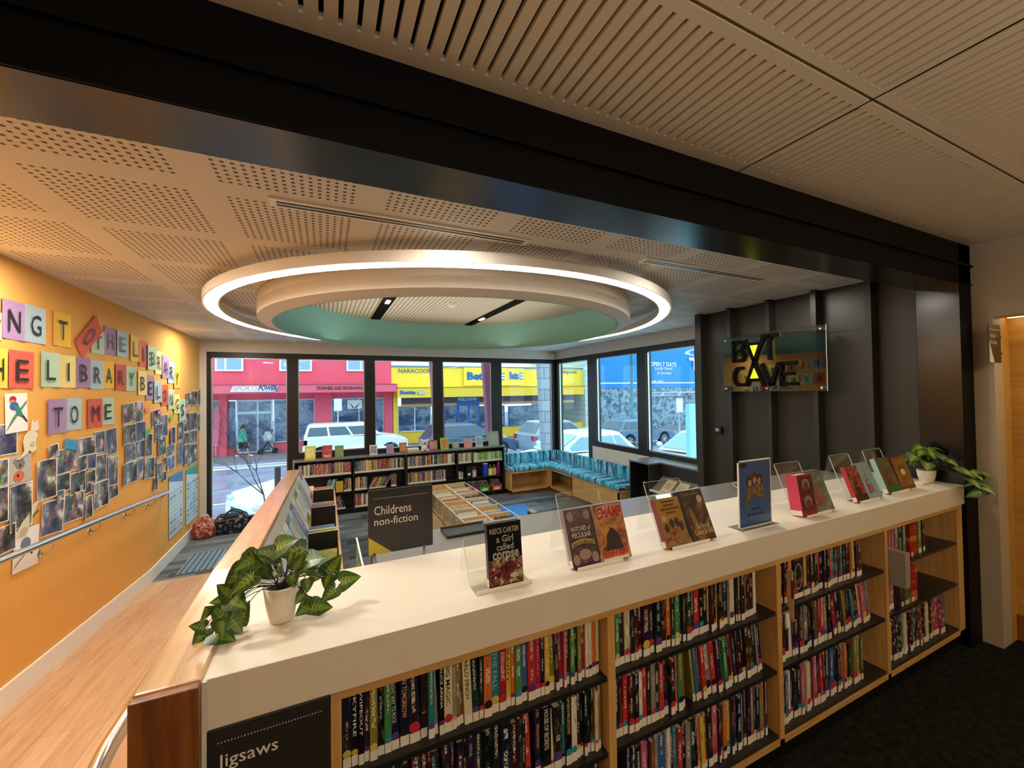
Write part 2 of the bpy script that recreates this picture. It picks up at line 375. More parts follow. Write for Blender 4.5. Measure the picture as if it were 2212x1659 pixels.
pierced('x', YW, YW+.14, XO, 4.31, HB, 'wall_back', 'white wall around the street windows')
HR = [(5.91, YW, .325, ZT), (3.63, 5.91, .66, ZT)]
pierced('y', XW, XW+.14, 3.1, YW+.14, HR, 'wall_right', 'white wall around the side windows')
WI = [0]
def window(axis, a0, a1, z0, z1, fl, fr, fb, ft, label, glass=True):
    """frame with members of the given widths, glass pane inside"""
    WI[0] += 1; nm = 'window_%d' % WI[0]
    c0, c1 = (YW+.0, YW+.11) if axis == 'x' else (XW+.0, XW+.11); m = MB()
    def bx(u0, u1, w0, w1, e=0): m.box(u0, u1, c0+e, c1-e, w0, w1) if axis == 'x' else m.box(c0+e, c1-e, u0, u1, w0, w1)
    bx(a0, a0+fl, z0, z1); bx(a1-fr, a1, z0, z1); bx(a0+fl, a1-fr, z0, z0+fb); bx(a0+fl, a1-fr, z1-ft, z1)
    o = S(nm, m, M_frame, label)
    g = MB(); y = c0+.06
    if axis == 'x': g.box(a0+fl-.01, a1-fr+.01, y, y+.008, z0+fb-.01, z1-ft+.01)
    else: g.box(y, y+.008, a0+fl-.01, a1-fr+.01, z0+fb-.01, z1-ft+.01)
    g.build('glass_pane', M_glass, o)
    t = MB()
    for u0, u1, w0, w1 in ((a0+fl, a0+fl+.012, z0+fb, z1-ft), (a1-fr-.012, a1-fr, z0+fb, z1-ft), (a0+fl, a1-fr, z0+fb, z0+fb+.012), (a0+fl, a1-fr, z1-ft-.012, z1-ft)):
        t.box(u0, u1, y-.03, y-.0, w0, w1) if axis == 'x' else t.box(y-.03, y, u0, u1, w0, w1)
    t.build('glazing_bead', M_alu, o)
window('x', -1.541, -.448, ZF, ZT, .05, .076, .09, .08, 'full height window with dark frame beside the orange wall')
window('x', -.448, .69, .625, ZT, .076, .078, .1, .08, 'window showing the white four wheel drive')
window('x', .69, 1.855, .625, ZT, .083, .088, .075, .08, 'window looking onto the yellow shop edge')
window('x', 1.855, 3.0, .625, ZT, .089, .1, .075, .08, 'window looking onto the blue shop doors')
window('x', 3.0, 4.31, .345, ZT, .102, .072, .085, .08, 'low window in the back corner behind the bench')
window('y', 5.91, YW, .325, ZT, .115, .095, .08, .08, 'narrow window on the side wall next to the corner')
window('y', 4.66, 5.91, .66, ZT, .094, .118, .08, .08, 'middle side window above the bench')
window('y', 3.6, 4.66, .66, ZT, .1, .09, .08, .08, 'side window next to the dark panelled wall')
# panelled dark wall with battens
pw = MB().box(3.755, XW+.16, 1.3, 3.11, -.4, 2.5)
pwo = S('wall_right', pw, M_dark, 'dark panelled wall with vertical battens')
for i, (y0, y1) in enumerate(((3.055, 3.125), (2.709, 2.75), (2.319, 2.357), (1.937, 1.976), (1.569, 1.607))):
    B('batten', M_dark, (3.66, 3.756, y0, y1, ZF, ZC), pwo)
B('panel_joint', M_blk, (3.753, 3.7555, 1.61, 3.05, 2.09, 2.093), pwo)
# steel post and beam
bm = MB().box(XO, 3.83, 1.11, 1.308, 2.294, 2.56).box(XO, 3.83, 1.095, 1.112, 2.41, 2.422).box(XO, 3.83, 1.102, 1.112, 2.294, 2.30)
to = S('trim_1', bm, M_blackmatte, 'black steel beam spanning the opening')
B('beam_soffit', M_soffit, (XO, 3.83, 1.1105, 1.3085, 2.2925, 2.2945), to)
to = S('trim_2', MB().box(3.66, 3.83, 1.11, 1.32, -.3, 2.56), M_blackmatte, 'black steel post at the counter end')
# entry side wall with opening
ew = MB().box(3.83, 3.966, 1.02, 1.32, -.1, 2.7).box(3.83, 3.966, -4, 1.02, 2.075, 2.7).box(3.83, 3.966, -4, -1.2, -.1, 2.075)
B('post_face', M_blacksteel, (3.6585, 3.66, 1.112, 1.318, ZF, 2.293), to)
S('wall_right', ew, mat('shaded_white_paint', 'b9ab94', .6), 'white wall with an opening beside the black post')  # white wall, its weak lighting put into a darker paint colour
S('wall_right', MB().box(4.08, 4.2, -1.4, 1.3, .16, 2.7), M_timb, 'golden timber lining inside the opening')
S('baseboard_right', MB().box(4.05, 4.14, -1.4, 1.3, 0, .16), M_endw, 'dark timber kick board below the golden lining')
S('wall_right', MB().box(3.966, 4.3, 1.02, 1.2, -.1, 2.7).box(3.966, 4.3, -1.3, -1.2, -.1, 2.7).box(3.966, 4.3, -1.3, 1.1, 2.2, 2.3), M_timb, 'timber end board inside the opening')
lt = B('led_tape', M_led2, (3.99, 4.01, -1.1, 1.0, 2.075, 2.085)); tag(lt, 'glowing light tape along the head of the opening', 'light strip')
S('wall_front', MB().box(XO-.1, 4.2, -4.1, -4, -.1, 2.7), mat('dark_shelf_wall', '3a3028', .8), 'wall behind the viewer')
# perforated ceiling with circular opening
CX0, CY0 = 1.22, 3.98
def annulus(mb, r0, r1, z0, z1, n=96, mi=0, top=True, mo=None):
    cs = [(math.cos(2*math.pi*i/n), math.sin(2*math.pi*i/n)) for i in range(n)]
    P = lambda r, z: [(CX0+r*c, CY0+r*s, z) for c, s in cs]
    vs = P(r0, z0)+P(r1, z0)+P(r1, z1)+P(r0, z1); fs = []
    for i in range(n):
        j = (i+1) % n; fs += [(i, n+i, n+j, j), (n+i, 2*n+i, 2*n+j, n+j), (2*n+i, 3*n+i, 3*n+j, 2*n+j), (3*n+i, i, j, 3*n+j)]
    return mb.raw(vs, fs, mi)
pc = MB(); n_ = 96; rin = 1.625
X0_, X1_, Y0_, Y1_ = XO, XW+.15, 1.30, YW+.1
def edge(a):
    c, s = math.cos(a), math.sin(a); ts = []
    if c > 1e-9: ts.append((X1_-CX0)/c)
    if c < -1e-9: ts.append((X0_-CX0)/c)
    if s > 1e-9: ts.append((Y1_-CY0)/s)
    if s < -1e-9: ts.append((Y0_-CY0)/s)
    t = min(ts); return (CX0+c*t, CY0+s*t)
angs = sorted([2*math.pi*i/n_ for i in range(n_)] + [math.atan2(y-CY0, x-CX0) % (2*math.pi) for x in (X0_, X1_) for y in (Y0_, Y1_)])
for i, a in enumerate(angs):
    b = angs[(i+1) % len(angs)]
    ia, ib = (CX0+rin*math.cos(a), CY0+rin*math.sin(a)), (CX0+rin*math.cos(b), CY0+rin*math.sin(b))
    for z in (ZC, ZC+.05): pc.poly([(*ia, z), (*edge(a), z), (*edge(b), z), (*ib, z)])
S('ceiling', pc, M_perf, 'perforated white ceiling over the reading area')
S('ceiling', annulus(MB(), 1.605, 1.63, 2.38, 2.61), M_turq, 'turquoise shaft of the round ceiling opening')
S('ceiling', MB().box(CX0-1.8, CX0+1.8, CY0-1.8, CY0+1.8, 2.60, 2.64), M_slot2, 'slotted upper ceiling seen through the round opening')
for x0, ya, yb in ((.54, CY0-1.4, CY0+1.42), (1.80, CY0-1.45, CY0+1.46)):
    h = MB().box(x0, x0+.115, ya, yb, 2.592, 2.603)
    o = h.build('ceiling_channel', M_void)
    tag(o, 'black recessed channel across the upper ceiling, ' + ('turned toward the orange wall' if x0 < 1 else 'turned toward the dark panelled wall'), 'channel', 'black channels in the upper ceiling')
    q = MB()
    for k in range(3): q.box(x0+.04, x0+.08, CY0+.25+(x0 > 1)*.6+k*.055, CY0+.28+(x0 > 1)*.6+k*.055, 2.582, 2.592)
    q.build('spot_lens', M_led2, o)
sd = MB().lathe([(.001, 0), (.03, 0), (.045, .012), (.05, .03), (.05, .04)], (1.25, 4.18, 2.56), 20).build('smoke_detector', M_white, smooth=True)
tag(sd, 'white round smoke detector on the upper slotted ceiling', 'smoke detector')
# LED ring and inner drum
rg = empty('ring_light', (CX0, CY0, 2.40), 'large circular ceiling ring with a glowing strip underneath', 'ceiling light')
T0 = Matrix.Translation((-CX0, -CY0, -2.40))
annulus(MB(), 1.962, 2.062, 2.325, 2.385).build('ring_casing', M_white, rg, M=T0)
annulus(MB(), 1.974, 2.044, 2.321, 2.326).build('led_strip', M_led, rg, M=T0)
for k in range(8):
    a = 2*math.pi*k/8+.2; MB().cyl((2.01*math.cos(a), 2.01*math.sin(a), -.016), .004, .066, n=8).build('suspension_rod', M_steel, rg)
dr = empty('ceiling_drum', (CX0, CY0, 2.40), 'white plaster drum around the turquoise round ceiling opening', 'ceiling feature')
dm_ = MB(); nn = 96; cs = [(math.cos(2*math.pi*i/nn), math.sin(2*math.pi*i/nn)) for i in range(nn)]
pr_ = [(1.615, -.15), (1.72, -.122), (1.72, .045), (1.615, .045)]
vs = [(r_*c, r_*s_, z_) for r_, z_ in pr_ for c, s_ in cs]; fs_ = []
for q in range(3):
    for i in range(nn): fs_.append((q*nn+i, q*nn+(i+1) % nn, (q+1)*nn+(i+1) % nn, (q+1)*nn+i))
dm_.raw(vs, fs_).build('drum_rim', M_white, dr)
annulus(MB(), 1.604, 1.616, 2.25, 2.39).build('drum_lining', M_turq, dr, M=T0)
# linear air diffusers
for (x0, x1, y0, lab) in ((-.2, .99, 1.865, 'long white slot air vent nearer the orange wall'), (1.77, 2.95, 1.85, 'long white slot air vent nearer the dark panelled wall')):
    e = empty('air_diffuser', (x0, y0, ZC), lab, 'air vent', 'slot vents in the perforated ceiling')
    B('frame', mat('bright_white_metal', 'fbfaf6', .4), (0, x1-x0, 0, .082, -.01, 0), e)
    B('slot', M_blk, (.025, x1-x0-.025, .02, .034, -.0115, -.0095), e); B('slot', M_blk, (.025, x1-x0-.025, .048, .062, -.0115, -.0095), e)
# slotted plywood ceiling over the near side: real slots
sc_ = MB(); P = .0428; za, zb = ZC1, ZC1+.018
rows = [(.655+.005, 1.11, .693, 1.056), (-.555, .650, -.515, .622), (-1.76, -.565, -1.725, -.60), (-4, -1.77, -3, -1.9)]
xs0 = .5057 - P*50
for y0, y1, s0, s1 in rows:
    sc_.box(XO, 3.83, y0, s0, za, zb); sc_.box(XO, 3.83, s1, y1, za, zb)
    k = 0; x = xs0 - P
    while x < 3.83:
        a, b = max(XO, x+.0115), min(3.83, x+P)
        if b > a: sc_.box(a, b, s0, s1, za, zb)
        for yy, sg in ((s0, 1), (s1, -1)):
            pts = [(x+.0095/2+.0048*math.cos(t), yy+sg*(.0048-.0048*math.sin(t))) for t in [math.pi*q/6 for q in range(7)]]
        x += P
S('ceiling', sc_, M_slot, 'slotted plywood ceiling panels over the library side')
jn = MB()
for x in (-.83, 1.573): jn.box(x-.003, x+.003, -4, 1.11, za-.0006, za)
S('ceiling', jn, M_void, 'thin dark joints between plywood ceiling panels')
S('ceiling', MB().box(XO, 3.83, -4, 1.12, zb+.02, zb+.05), M_void, 'dark void above the slotted ceiling')
rf_ = MB().box(XO-.3, XW+.3, -4.2, YW+.3, 2.85, 2.95)
S('roof', rf_, M_wallwhite, 'roof over the room')
# small fittings
sn = B('motion_sensor', M_white, (4.2, 4.27, YW-.05, YW, 2.32, 2.39), bev=.006); tag(sn, 'small white motion sensor high in the window corner', 'sensor')
th = empty('wall_intercom', (3.755, 2.93, 1.21), 'small black wall device with tiny screen on the dark panelling', 'wall control')
B('body', M_blk, (-.03, 0, -.045, .045, -.035, .035), th, bev=.004); B('screen', mat('pale_screen', '8fa3a8', .2), (-.032, -.029, -.02, .02, -.01, .02), th)
# ramp-side partition with timber capping
hw = empty('ramp_partition', (-.31, 3, 0), 'low partition beside the ramp topped with timber capping', 'partition')
prof = [(1.112, -.4), (1.112, .985), (1.77, .985), (5.05, .782), (5.05, -.5)]
MB().prism([(y-3, z) for y, z in prof], -.04, .05, 'x').build('partition_panel', M_white, hw)
cp = [(1.112, .985), (1.77, .985), (5.05, .782), (5.05, .818), (1.77, 1.024), (1.112, 1.024)]
MB().prism([(y-3, z) for y, z in cp], -.059, .06, 'x').build('timber_capping', M_cap, hw, bev=.006)
MB().box(-.059, .06, -1.888-.022, -1.889, -.3, 1.02).build('end_board', M_endw, hw, bev=.004)
# handrails
rail = empty('handrail', (XO, 4, .7), 'steel handrail on brackets along the orange wall', 'handrail')
zr = lambda y: .793 - (y-3.084)*.0735
T1 = Matrix.Translation((-XO, -4, -.7))
MB().tube([(XO+.07, 1.6, zr(1.6))] + [(XO+.07, y, zr(y)) for y in (3, 4, 5)] + bez((XO+.07, 5.55, zr(5.55)), (XO+.07, 5.64, zr(5.6)), (XO+.005, 5.64, zr(5.66)-.05), 6), .02, 14).build('rail_tube', M_steel, rail, True, M=T1)
for y in (3.55, 4.15, 4.75, 5.25):
    z = zr(y)
    MB().tube(bez((XO+.07, y, z-.018), (XO+.07, y, z-.085), (XO+.03, y, z-.085), 6)+[Vector((XO, y, z-.085))], .006, 8).cyl((XO, y, z-.085), .024, .008, 'x', 14).build('bracket', M_steel, rail, True, M=T1)
r2 = empty('handrail', (-.42, 1.6, .8), 'curved steel handrail end beside the timber partition post', 'handrail')
MB().tube(bez((-.44, .98, .60), (-.445, 1.02, .84), (-.445, 1.22, .86), 10)+[Vector((-.445, 1.77, .85)), Vector((-.445, 4.8, .66))], .019, 14).build('rail_tube', M_steel, r2, True, M=Matrix.Translation((.42, -1.6, -.8)))
for y in (1.5, 2.9, 4.3): MB().tube([(-.445, y, .84-(max(0, y-1.77))*.062), (-.40, y, .80-(max(0, y-1.77))*.062), (-.35, y, .80-(max(0, y-1.77))*.062)], .006, 8).build('bracket', M_steel, r2, True, M=Matrix.Translation((.42, -1.6, -.8)))
# tactile ground tile
tg = empty('tactile_floor_tile', (-1.1, 5.73, ZF), 'blue grey tactile dome tile set in the carpet at the ramp foot', 'floor tile')

B('tile', mat('blue_grey_rubber', '7f97a3', .7), (-.34, .50, -.30, .31, 0, .004), tg)
dm = MB()
for i in range(15):
    for j in range(11): dm.cyl((-.31+i*.055, -.275+j*.056, .004), .017, .005, n=8, r2=.011)
tag(dm.build('dome', mat('dark_blue_rubber', '27485c', .6), tg), kind='stuff')
# ======================= COUNTER AND ITS BOOKS =======================
ct = empty('counter_bookcase', (1.68, 1.35, 0), 'long cream topped counter with four open oak book bays below', 'bookcase')
T2 = Matrix.Translation((-1.68, -1.35, 0)); ZTOP = 1.016
def CB(name, m, d, bev=0): return MB().box(*d).build(name, m, ct, bev=bev, M=T2)
CB('worktop', M_cream, (-.245, 3.655, 1.117, 1.59, .90, ZTOP), .002)
CB('end_trim', M_white, (-.25, -.2405, 1.112, 1.59, 0, ZTOP-.002))
CB('kick_board', M_blk, (-.24, 3.6, 1.16, 1.2, 0, .112))
CB('back_panel', M_birch, (-.24, 3.6, 1.42, 1.436, .112, .9)); CB('rear_panel', M_cream, (-.24, 3.61, 1.57, 1.588, ZF, .9))
CB('side_panel', M_cream, (-.24, .008, 1.118, 1.4, 0, .9))
for i, x in enumerate((.010, .863, 1.768, 2.673, 3.536)):
    CB('divider', M_oak, (x, x+(.025 if i in (0,) else .03 if i < 4 else .072), 1.117, 1.43, .112, .9))
CB('top_rail', M_oakh, (.01, 3.608, 1.1165, 1.43, .882, .9)); CB('bottom_rail', M_oakh, (.01, 3.608, 1.117, 1.43, .112, .134))
BAYS = [(.035, .863), (.893, 1.768), (1.798, 2.673), (2.703, 3.536)]
for x0, x1 in BAYS:
    for z in (.661, .409, .134): CB('shelf', M_black, (x0, x1, 1.124, 1.42, z, z+.016), .001)
js = empty('jigsaws_sign', (-.117, 1.11, .82), 'black sign reading Jigsaws on the end of the counter', 'sign')
MB().box(-.245+.117+.005, .008+.117, 0, .006, -.24, .085).build('sign_board', M_char, js, bev=.003)
tx = MB(); put_text(tx, 'Jigsaws', (-.104, -.001, -.012), (1, 0, 0), (0, 0, 1), w=.118, h=.038, bold=.004)
tx.build('sign_lettering', M_sticker, js)
dt = MB()
for k in range(34): dt.cyl((-.102+k*.0063, -.0012, .053), .0013, .001, 'y', 6)
tag(dt.build('dotted_line', M_sticker, js), kind='stuff')
# ---- book prototype meshes: unit boxes (x = thickness, y = depth, z = height), spine at y=0
bkm = MB().box(0, 1, 0, 1, 0, 1).mesh('book_block', [M_book])
bk = MB()
bk.box(0, .09, 0, 1, 0, 1, 0); bk.box(.91, 1, 0, 1, 0, 1, 0); bk.box(.09, .91, 0, .03, 0, 1, 0); bk.box(.09, .91, .03, .97, .015, .985, 1)
ME_BOOK = bk.mesh('book', [M_spine, M_pageedge]); ME_BOOKF = bk.mesh('small_book', [M_bookfar, M_pageedge])
ME_LAB = MB().box(.03, .97, -.001, 0, 0, 1).mesh('spine_label', [M_sticker])
ST = {k: MB().cyl((.5, -.0016, .5), .5, .0008, 'y', 14).mesh('round_sticker', [mat('sticker_'+k, c, .5)]) for k, c in dict(red='c0303a', teal='2f8fa0', purple='5b3a86', black='1c1c20', yellow='d8c050').items()}
n = NT('plain_book_spine', .42); M_plain = n.done(n.info('Color'))
DARKS = [('black', '0e0d10'), ('charcoal', '1f1e22'), ('navy', '131c36'), ('dark green', '142c20'), ('maroon', '3e1018'), ('dark purple', '281833'), ('dark brown', '2c1a12'), ('midnight blue', '0e1830')]
BRI = [('crimson', 'a3202b'), ('red', 'c4302c'), ('teal', '237f86'), ('blue', '2f62a5'), ('orange', 'd0702c'), ('olive', '83822f'), ('cream', 'd9cda6'), ('white', 'e2ddd0'), ('grey', '8b8784'), ('yellow', 'd8b23a'), ('green', '3e8a4c'), ('pink', 'c9647c'), ('brown', '7a4c30')]
def obcol(o, c): o.color = lin(c)
rnd = random.Random(11)
titles = {}
def book(x, w, h, d, y, z, col, label, group, lean=0, sticker='red', title=None, tcol='e8e2d4', far=False, name='library_book', fic=.33):
    r = bpy.data.objects.new(name, ME_BOOKF if far else ME_BOOK); COL.objects.link(r)
    r.location = (x, y, z); r.rotation_euler = (0, lean, 0); r.scale = (w, d, h); obcol(r, col)
    tag(r, label, 'book', group)
    lb = link_mesh('spine_label', ME_LAB, r); lb.location = (0, 0, .0); lb.scale = (1, 1, .14)
    if sticker and w > .009:
        s = link_mesh('genre_sticker', ST[sticker], r); s.location = (0, 0, .135); s.scale = (1, 1, w/h*1.0)
    if title:
        r.material_slots[0].link = 'OBJECT'; r.material_slots[0].material = M_plain
        m = MB(); put_text(m, title, (.22 if tcol else 0, -.0015, .98-.0), (0, 0, -1), (1, 0, 0), w=.60 if len(title) > 6 else .42, h=.52, bold=.01)
        m.build('title_lettering', mat('ink_'+tcol, tcol, .5), r)
    return r
DB = dict(DARKS+BRI)
B1 = [('navy', .021), ('black', .016, 'SKYFIRE'), ('black', .014, 'WIPEOUT'), ('dark purple', .013), ('olive', .019), ('black', .018), ('green', .018), ('navy', .021, 'RIGHT WAY TO ROCK'), ('midnight blue', .026, 'RUN TOMORROW', 'd8a890'), ('dark purple', .030),
      ('charcoal', .019), ('teal', .017), ('grey', .012), ('black', .014, 'ALICE ARENA'), ('cream', .024, 'BIG MAGIC', '1a1614'), ('grey', .012), ('olive', .011), ('brown', .012), ('cream', .024, 'ARLO FINCH', '1a1614'), ('dark green', .019), ('charcoal', .014), ('orange', .025), ('teal', .025, 'THE FALL', '9cc0d0'), ('crimson', .023), ('yellow', .016, 'GRAVITY', '2a1c10'), ('orange', .013), ('green', .021), ('blue', .021), ('red', .026), ('crimson', .018), ('navy', .014), ('yellow', .017), ('olive', .023), ('maroon', .012), ('crimson', .017), ('pink', .009), ('maroon', .015), ('green', .016), ('black', .014), ('olive', .014), ('crimson', .018), ('white', .010), ('cream', .014), ('orange', .018), ('cream', .013), ('brown', .012), ('red', .012)]
bayn = ['first bay beside the jigsaws sign', 'second counter bay', 'third counter bay', 'last counter bay by the post']
rown = ['top shelf', 'middle shelf', 'bottom shelf']
ROWZ = [.677, .425, .150]; ROWH = [(.178, .2), (.195, .225), (.205, .24)]
def fill(bi, ri, x0, x1, dark=.6, seq=None, lean=None, wm=.0205, cap=[0]):
    x = x0; i = 0; prev = 'oak divider'; z = ROWZ[ri]; out = []
    while x < x1:
        t = None; tc = 'e8e2d4'
        if seq and i < len(seq):
            cn, w = seq[i][:2]; t = seq[i][2] if len(seq[i]) > 2 else None; tc = seq[i][3] if len(seq[i]) > 3 else tc
        elif seq: break
        else:
            cn = rnd.choice(DARKS)[0] if rnd.random() < dark else rnd.choice(BRI)[0]; w = max(.009, rnd.gauss(wm, .006))
        if x+w > x1: break
        h = rnd.uniform(*ROWH[ri]); d = rnd.uniform(.13, .15); ln = 0; i += 1
        if lean: ln = lean
        elif rnd.random() < .12: ln = -.04
        yy = 1.150+rnd.uniform(-.006, .008)
        size = 'thin' if w < .014 else 'thick' if w > .024 else 'mid-width'
        lab = '%s %s book, %s along the %s, %s' % (size, cn, ordinal(i+cnt.get((bi, ri), 0)), rown[ri], bayn[bi])
        out.append((x, w, h, d, yy, z, DB[cn], lab, ln, rnd.choice(['red', 'red', 'black', 'purple', 'yellow', 'teal', None]), t, tc))
        x += w/max(.85, math.cos(ln)) + (.0006 if not ln else .001)
    cnt[(bi, ri)] = cnt.get((bi, ri), 0)+i
    for q in out:
        NB[0] += 1
        if NB[0] > 300: FARB.append((q[0], q[1], q[2], q[3], q[4], q[5], q[6], q[8])); continue
        book(q[0], q[1], q[2], q[3], q[4], q[5], q[6], q[7], '%s of the %s' % (rown[ri], bayn[bi]), q[8], q[9], q[10], q[11])
    return x
cnt = {}; NB = [0]; FARB = []
fill(0, 0, .038, .86, seq=B1)
fill(0, 1, .16, .60, .85); fill(0, 1, .60, .86, .75, seq=[('navy', .022), ('black', .03, 'HOUSE OF SECRETS'), ('cream', .012), ('charcoal', .03), ('teal', .012), ('black', .022), ('white', .022), ('charcoal', .015), ('black', .013), ('black', .013), ('black', .014), ('black', .014), ('cream', .012), ('olive', .013), ('yellow', .016)])
fill(0, 2, .62, .86, .5)
fill(1, 0, .897, 1.70, .68); fill(1, 1, .90, 1.26, .55); fill(1, 1, 1.30, 1.735, .45, lean=-.10); fill(1, 2, .96, 1.755, .5)
fill(2, 0, 1.83, 1.93, .6); fill(2, 0, 2.02, 2.53, .45, wm=.022); fill(2, 1, 1.83, 2.25, .5, wm=.023); fill(2, 1, 2.27, 2.63, .4, lean=-.17, wm=.024); fill(2, 2, 1.83, 2.52, .45, wm=.023)
fill(3, 0, 2.76, 3.0, .25, wm=.026); fill(3, 0, 3.09, 3.22, .6, wm=.03); fill(3, 1, 2.72, 2.85, .6, wm=.026); fill(3, 2, 2.72, 3.45, .5, wm=.027)
# rotate lean books about their lower edge is handled by location; odd items on the shelves
def plainbook(name, M, dims, col, label, cat='book', mats=None):
    o = MB().box(0, dims[0], 0, dims[1], 0, dims[2]).build(name, mats or M_cover, M=M); obcol(o, col); return tag(o, label, cat)
fo = plainbook('hardback_book', Matrix.Translation((1.94, 1.148, .677)), (.072, .14, .185), '1d2224', 'black book with a pale ring on its cover, top shelf of third bay')
q = MB()
for k in range(40):
    a0, a1 = 2*math.pi*k/40, 2*math.pi*(k+1)/40
    q.poly([(.036+.025*math.cos(a0), -.0008, .1+.055*math.sin(a0)), (.036+.025*math.cos(a1), -.0008, .1+.055*math.sin(a1)), (.036+.027*math.cos(a1), -.0008, .1+.058*math.sin(a1)), (.036+.027*math.cos(a0), -.0008, .1+.058*math.sin(a0))])
q.build('cover_ring', M_sticker, fo)
B('spine_label', M_sticker, (.002, .07, -.001, 0, .003, .025), fo)
for x, y, z, w, h, c, lab in ((3.005, 1.14, .677, .075, .18, 'a3141c', 'wide bright red book at the top of the last counter bay'), (2.93, 1.14, .425, .06, .19, '4f6a35', 'green book on the middle shelf of the last counter bay'), (3.0, 1.14, .425, .075, .2, 'a11420', 'wide red book on the middle shelf of the last counter bay'), (2.88, 1.14, .425, .035, .16, '3a3838', 'grey black book beside the green one in the last counter bay')):
    o = plainbook('hardback_book', Matrix.Translation((x, y, z)), (w, .14, h), c, lab); o.data.materials[0] = M_book
    B('spine_label', M_sticker, (.01, .03, -.001, 0, .002, .025), o)
be = B('book_end', mat('grey_book_end', '9a958a', .4), (2.712, 2.755, 1.05, 1.135, .60, .78)); tag(be, 'pale grey label plate hanging at the last counter bay divider', 'shelf divider')
B('plate_edge', M_paper, (2.755, 2.758, 1.05, 1.052, .60, .78), be)
h = MB().box(1.86, 1.866, 1.105, 1.13, .62, .84); h.box(1.82, 1.866, 1.126, 1.13, .655, .6605)
ho = h.build('shelf_marker', mat('pale_wood_marker', 'cdb489', .5)); tag(ho, 'narrow pale marker hanging down from the third bay top shelf', 'shelf marker')
B('marker_band', mat('marker_red', '7c2422', .5), (1.8595, 1.8665, 1.104, 1.112, .72, .8), ho); B('marker_tag', M_paper, (1.82, 1.84, 1.11, 1.118, .60, .66), ho)
# ======================= THINGS ON THE COUNTER =======================
def leaf_mesh(name):
    out = [(0, 0), (.07, -.13), (.2, -.22), (.36, -.17), (.43, -.01), (.42, .17), (.33, .42), (.18, .72), (0, 1.0)]
    o = [(x*.95, y) for x, y in out]; m = MB(); k = len(o)
    z = lambda x, y: .10*abs(x) - .22*y*y*.6
    ctr = [(0, y) for y in (0, .02, .06, .1, .2, .35, .55, .78, 1.0)]
    for sgn in (1, -1):
        for i in range(k-1):
            a, b = o[i], o[i+1]; c0, c1 = ctr[i], ctr[i+1]
            m1, m2 = ((a[0]*.35+c0[0]*.65, a[1]*.35+c0[1]*.65), (b[0]*.35+c1[0]*.65, b[1]*.35+c1[1]*.65))
            q = lambda p: (sgn*p[0], p[1], z(*p))
            m.poly([q(c0), q(m1), q(m2), q(c1)][::sgn], 1); m.poly([q(m1), q(a), q(b), q(m2)][::sgn], 0)
    for sgn in (1, -1):
        for y0, x1, y1 in ((.02, .3, -.18), (.05, .36, .12), (.2, .3, .36), (.36, .2, .56)):
            x1 *= sgn; m.poly([(0, y0-.012, .006), (x1, y1, z(abs(x1), y1)+.006), (0, y0+.02, .006)], 2)
    m.poly([(-.012, 0, .007), (.012, 0, .007), (.004, .95, -.12+.01), (-.004, .95, -.12+.01)], 2)
    return m.mesh(name, [mat('deep_leaf_green', '3a5a1a', .35), mat('mid_leaf_green', '6c8a28', .35), mat('pale_leaf_vein', 'b9c870', .45)])
ME_LEAF = leaf_mesh('leaf')
def put_leaf(root, base, tip, nrm, wid, M0):
    y = (tip-base); L = y.length; y.normalize(); x = y.cross(nrm).normalized(); z = x.cross(y).normalized()
    M = Matrix((x*L*wid, y*L, z*L)).transposed().to_4x4(); M.translation = base
    return link_mesh('leaf', ME_LEAF, root, M0 @ M)
def pot(root, r0, r1, h, oval=1):
    MB().lathe([(.001, 0), (r0*.9, 0), (r0, .006), ((r0+r1)*.52, h*.5), (r1, h), (r1-.004, h), ((r0+r1)*.5-.004, h*.5), (.001, h*.45)], n=28).build('pot', M_white, root, True)
    MB().cyl((0, 0, h-.016), r1-.005, .004, n=20).build('potting_moss', mat('dark_moss', '1d1a10', .9, bump=.5), root)
PC = Vector((-.112, 1.318, ZTOP)); pl = empty('potted_plant', PC, 'trailing arrowhead plant in a white pot at the timber end of the counter', 'potted plant')
pot(pl, .031, .046, .10)
LV = [((1130,330),(1330,230),.9),((1420,350),(1165,400),1.1),((1290,400),(1260,510),.8),((1090,400),(880,370),.7),((900,430),(690,560),1.0),((760,560),(545,770),1.1),((850,640),(630,830),1.1),((960,560),(1085,660),.9),((870,600),(830,400),.8),((640,890),(400,930),1.0),((630,900),(760,990),.8),((640,860),(480,760),.8),((560,1140),(730,1310),1.0),((560,1100),(400,990),.8),((700,1150),(800,950),.9),((320,1220),(170,1200),.8),((330,1250),(200,1470),1.0),((330,1120),(350,1010),.6),((440,1290),(640,1350),.7),((500,1150),(520,1300),.7),((1450,470),(1650,430),1.0),((1520,520),(1370,600),.9),((1700,620),(1830,430),1.1),((1710,640),(1665,770),.6),((1500,650),(1640,650),.9),((1470,690),(1480,815),1.0),((1420,850),(1340,950),.8),((1440,840),(1330,780),.6),((1850,710),(2040,650),1.0),((1780,780),(1640,925),1.0),((1520,1050),(1720,990),1.0),((1520,1060),(1360,1170),1.0),((1510,960),(1470,880),.6),((1120,560),(1140,640),.4),((1300,640),(1330,770),.8),((1000,420),(1180,470),.8),((1330,560),(1420,430),.9),((760,470),(900,400),.7)]
rl = random.Random(5); MI = Matrix.Translation(-PC); stems = MB()
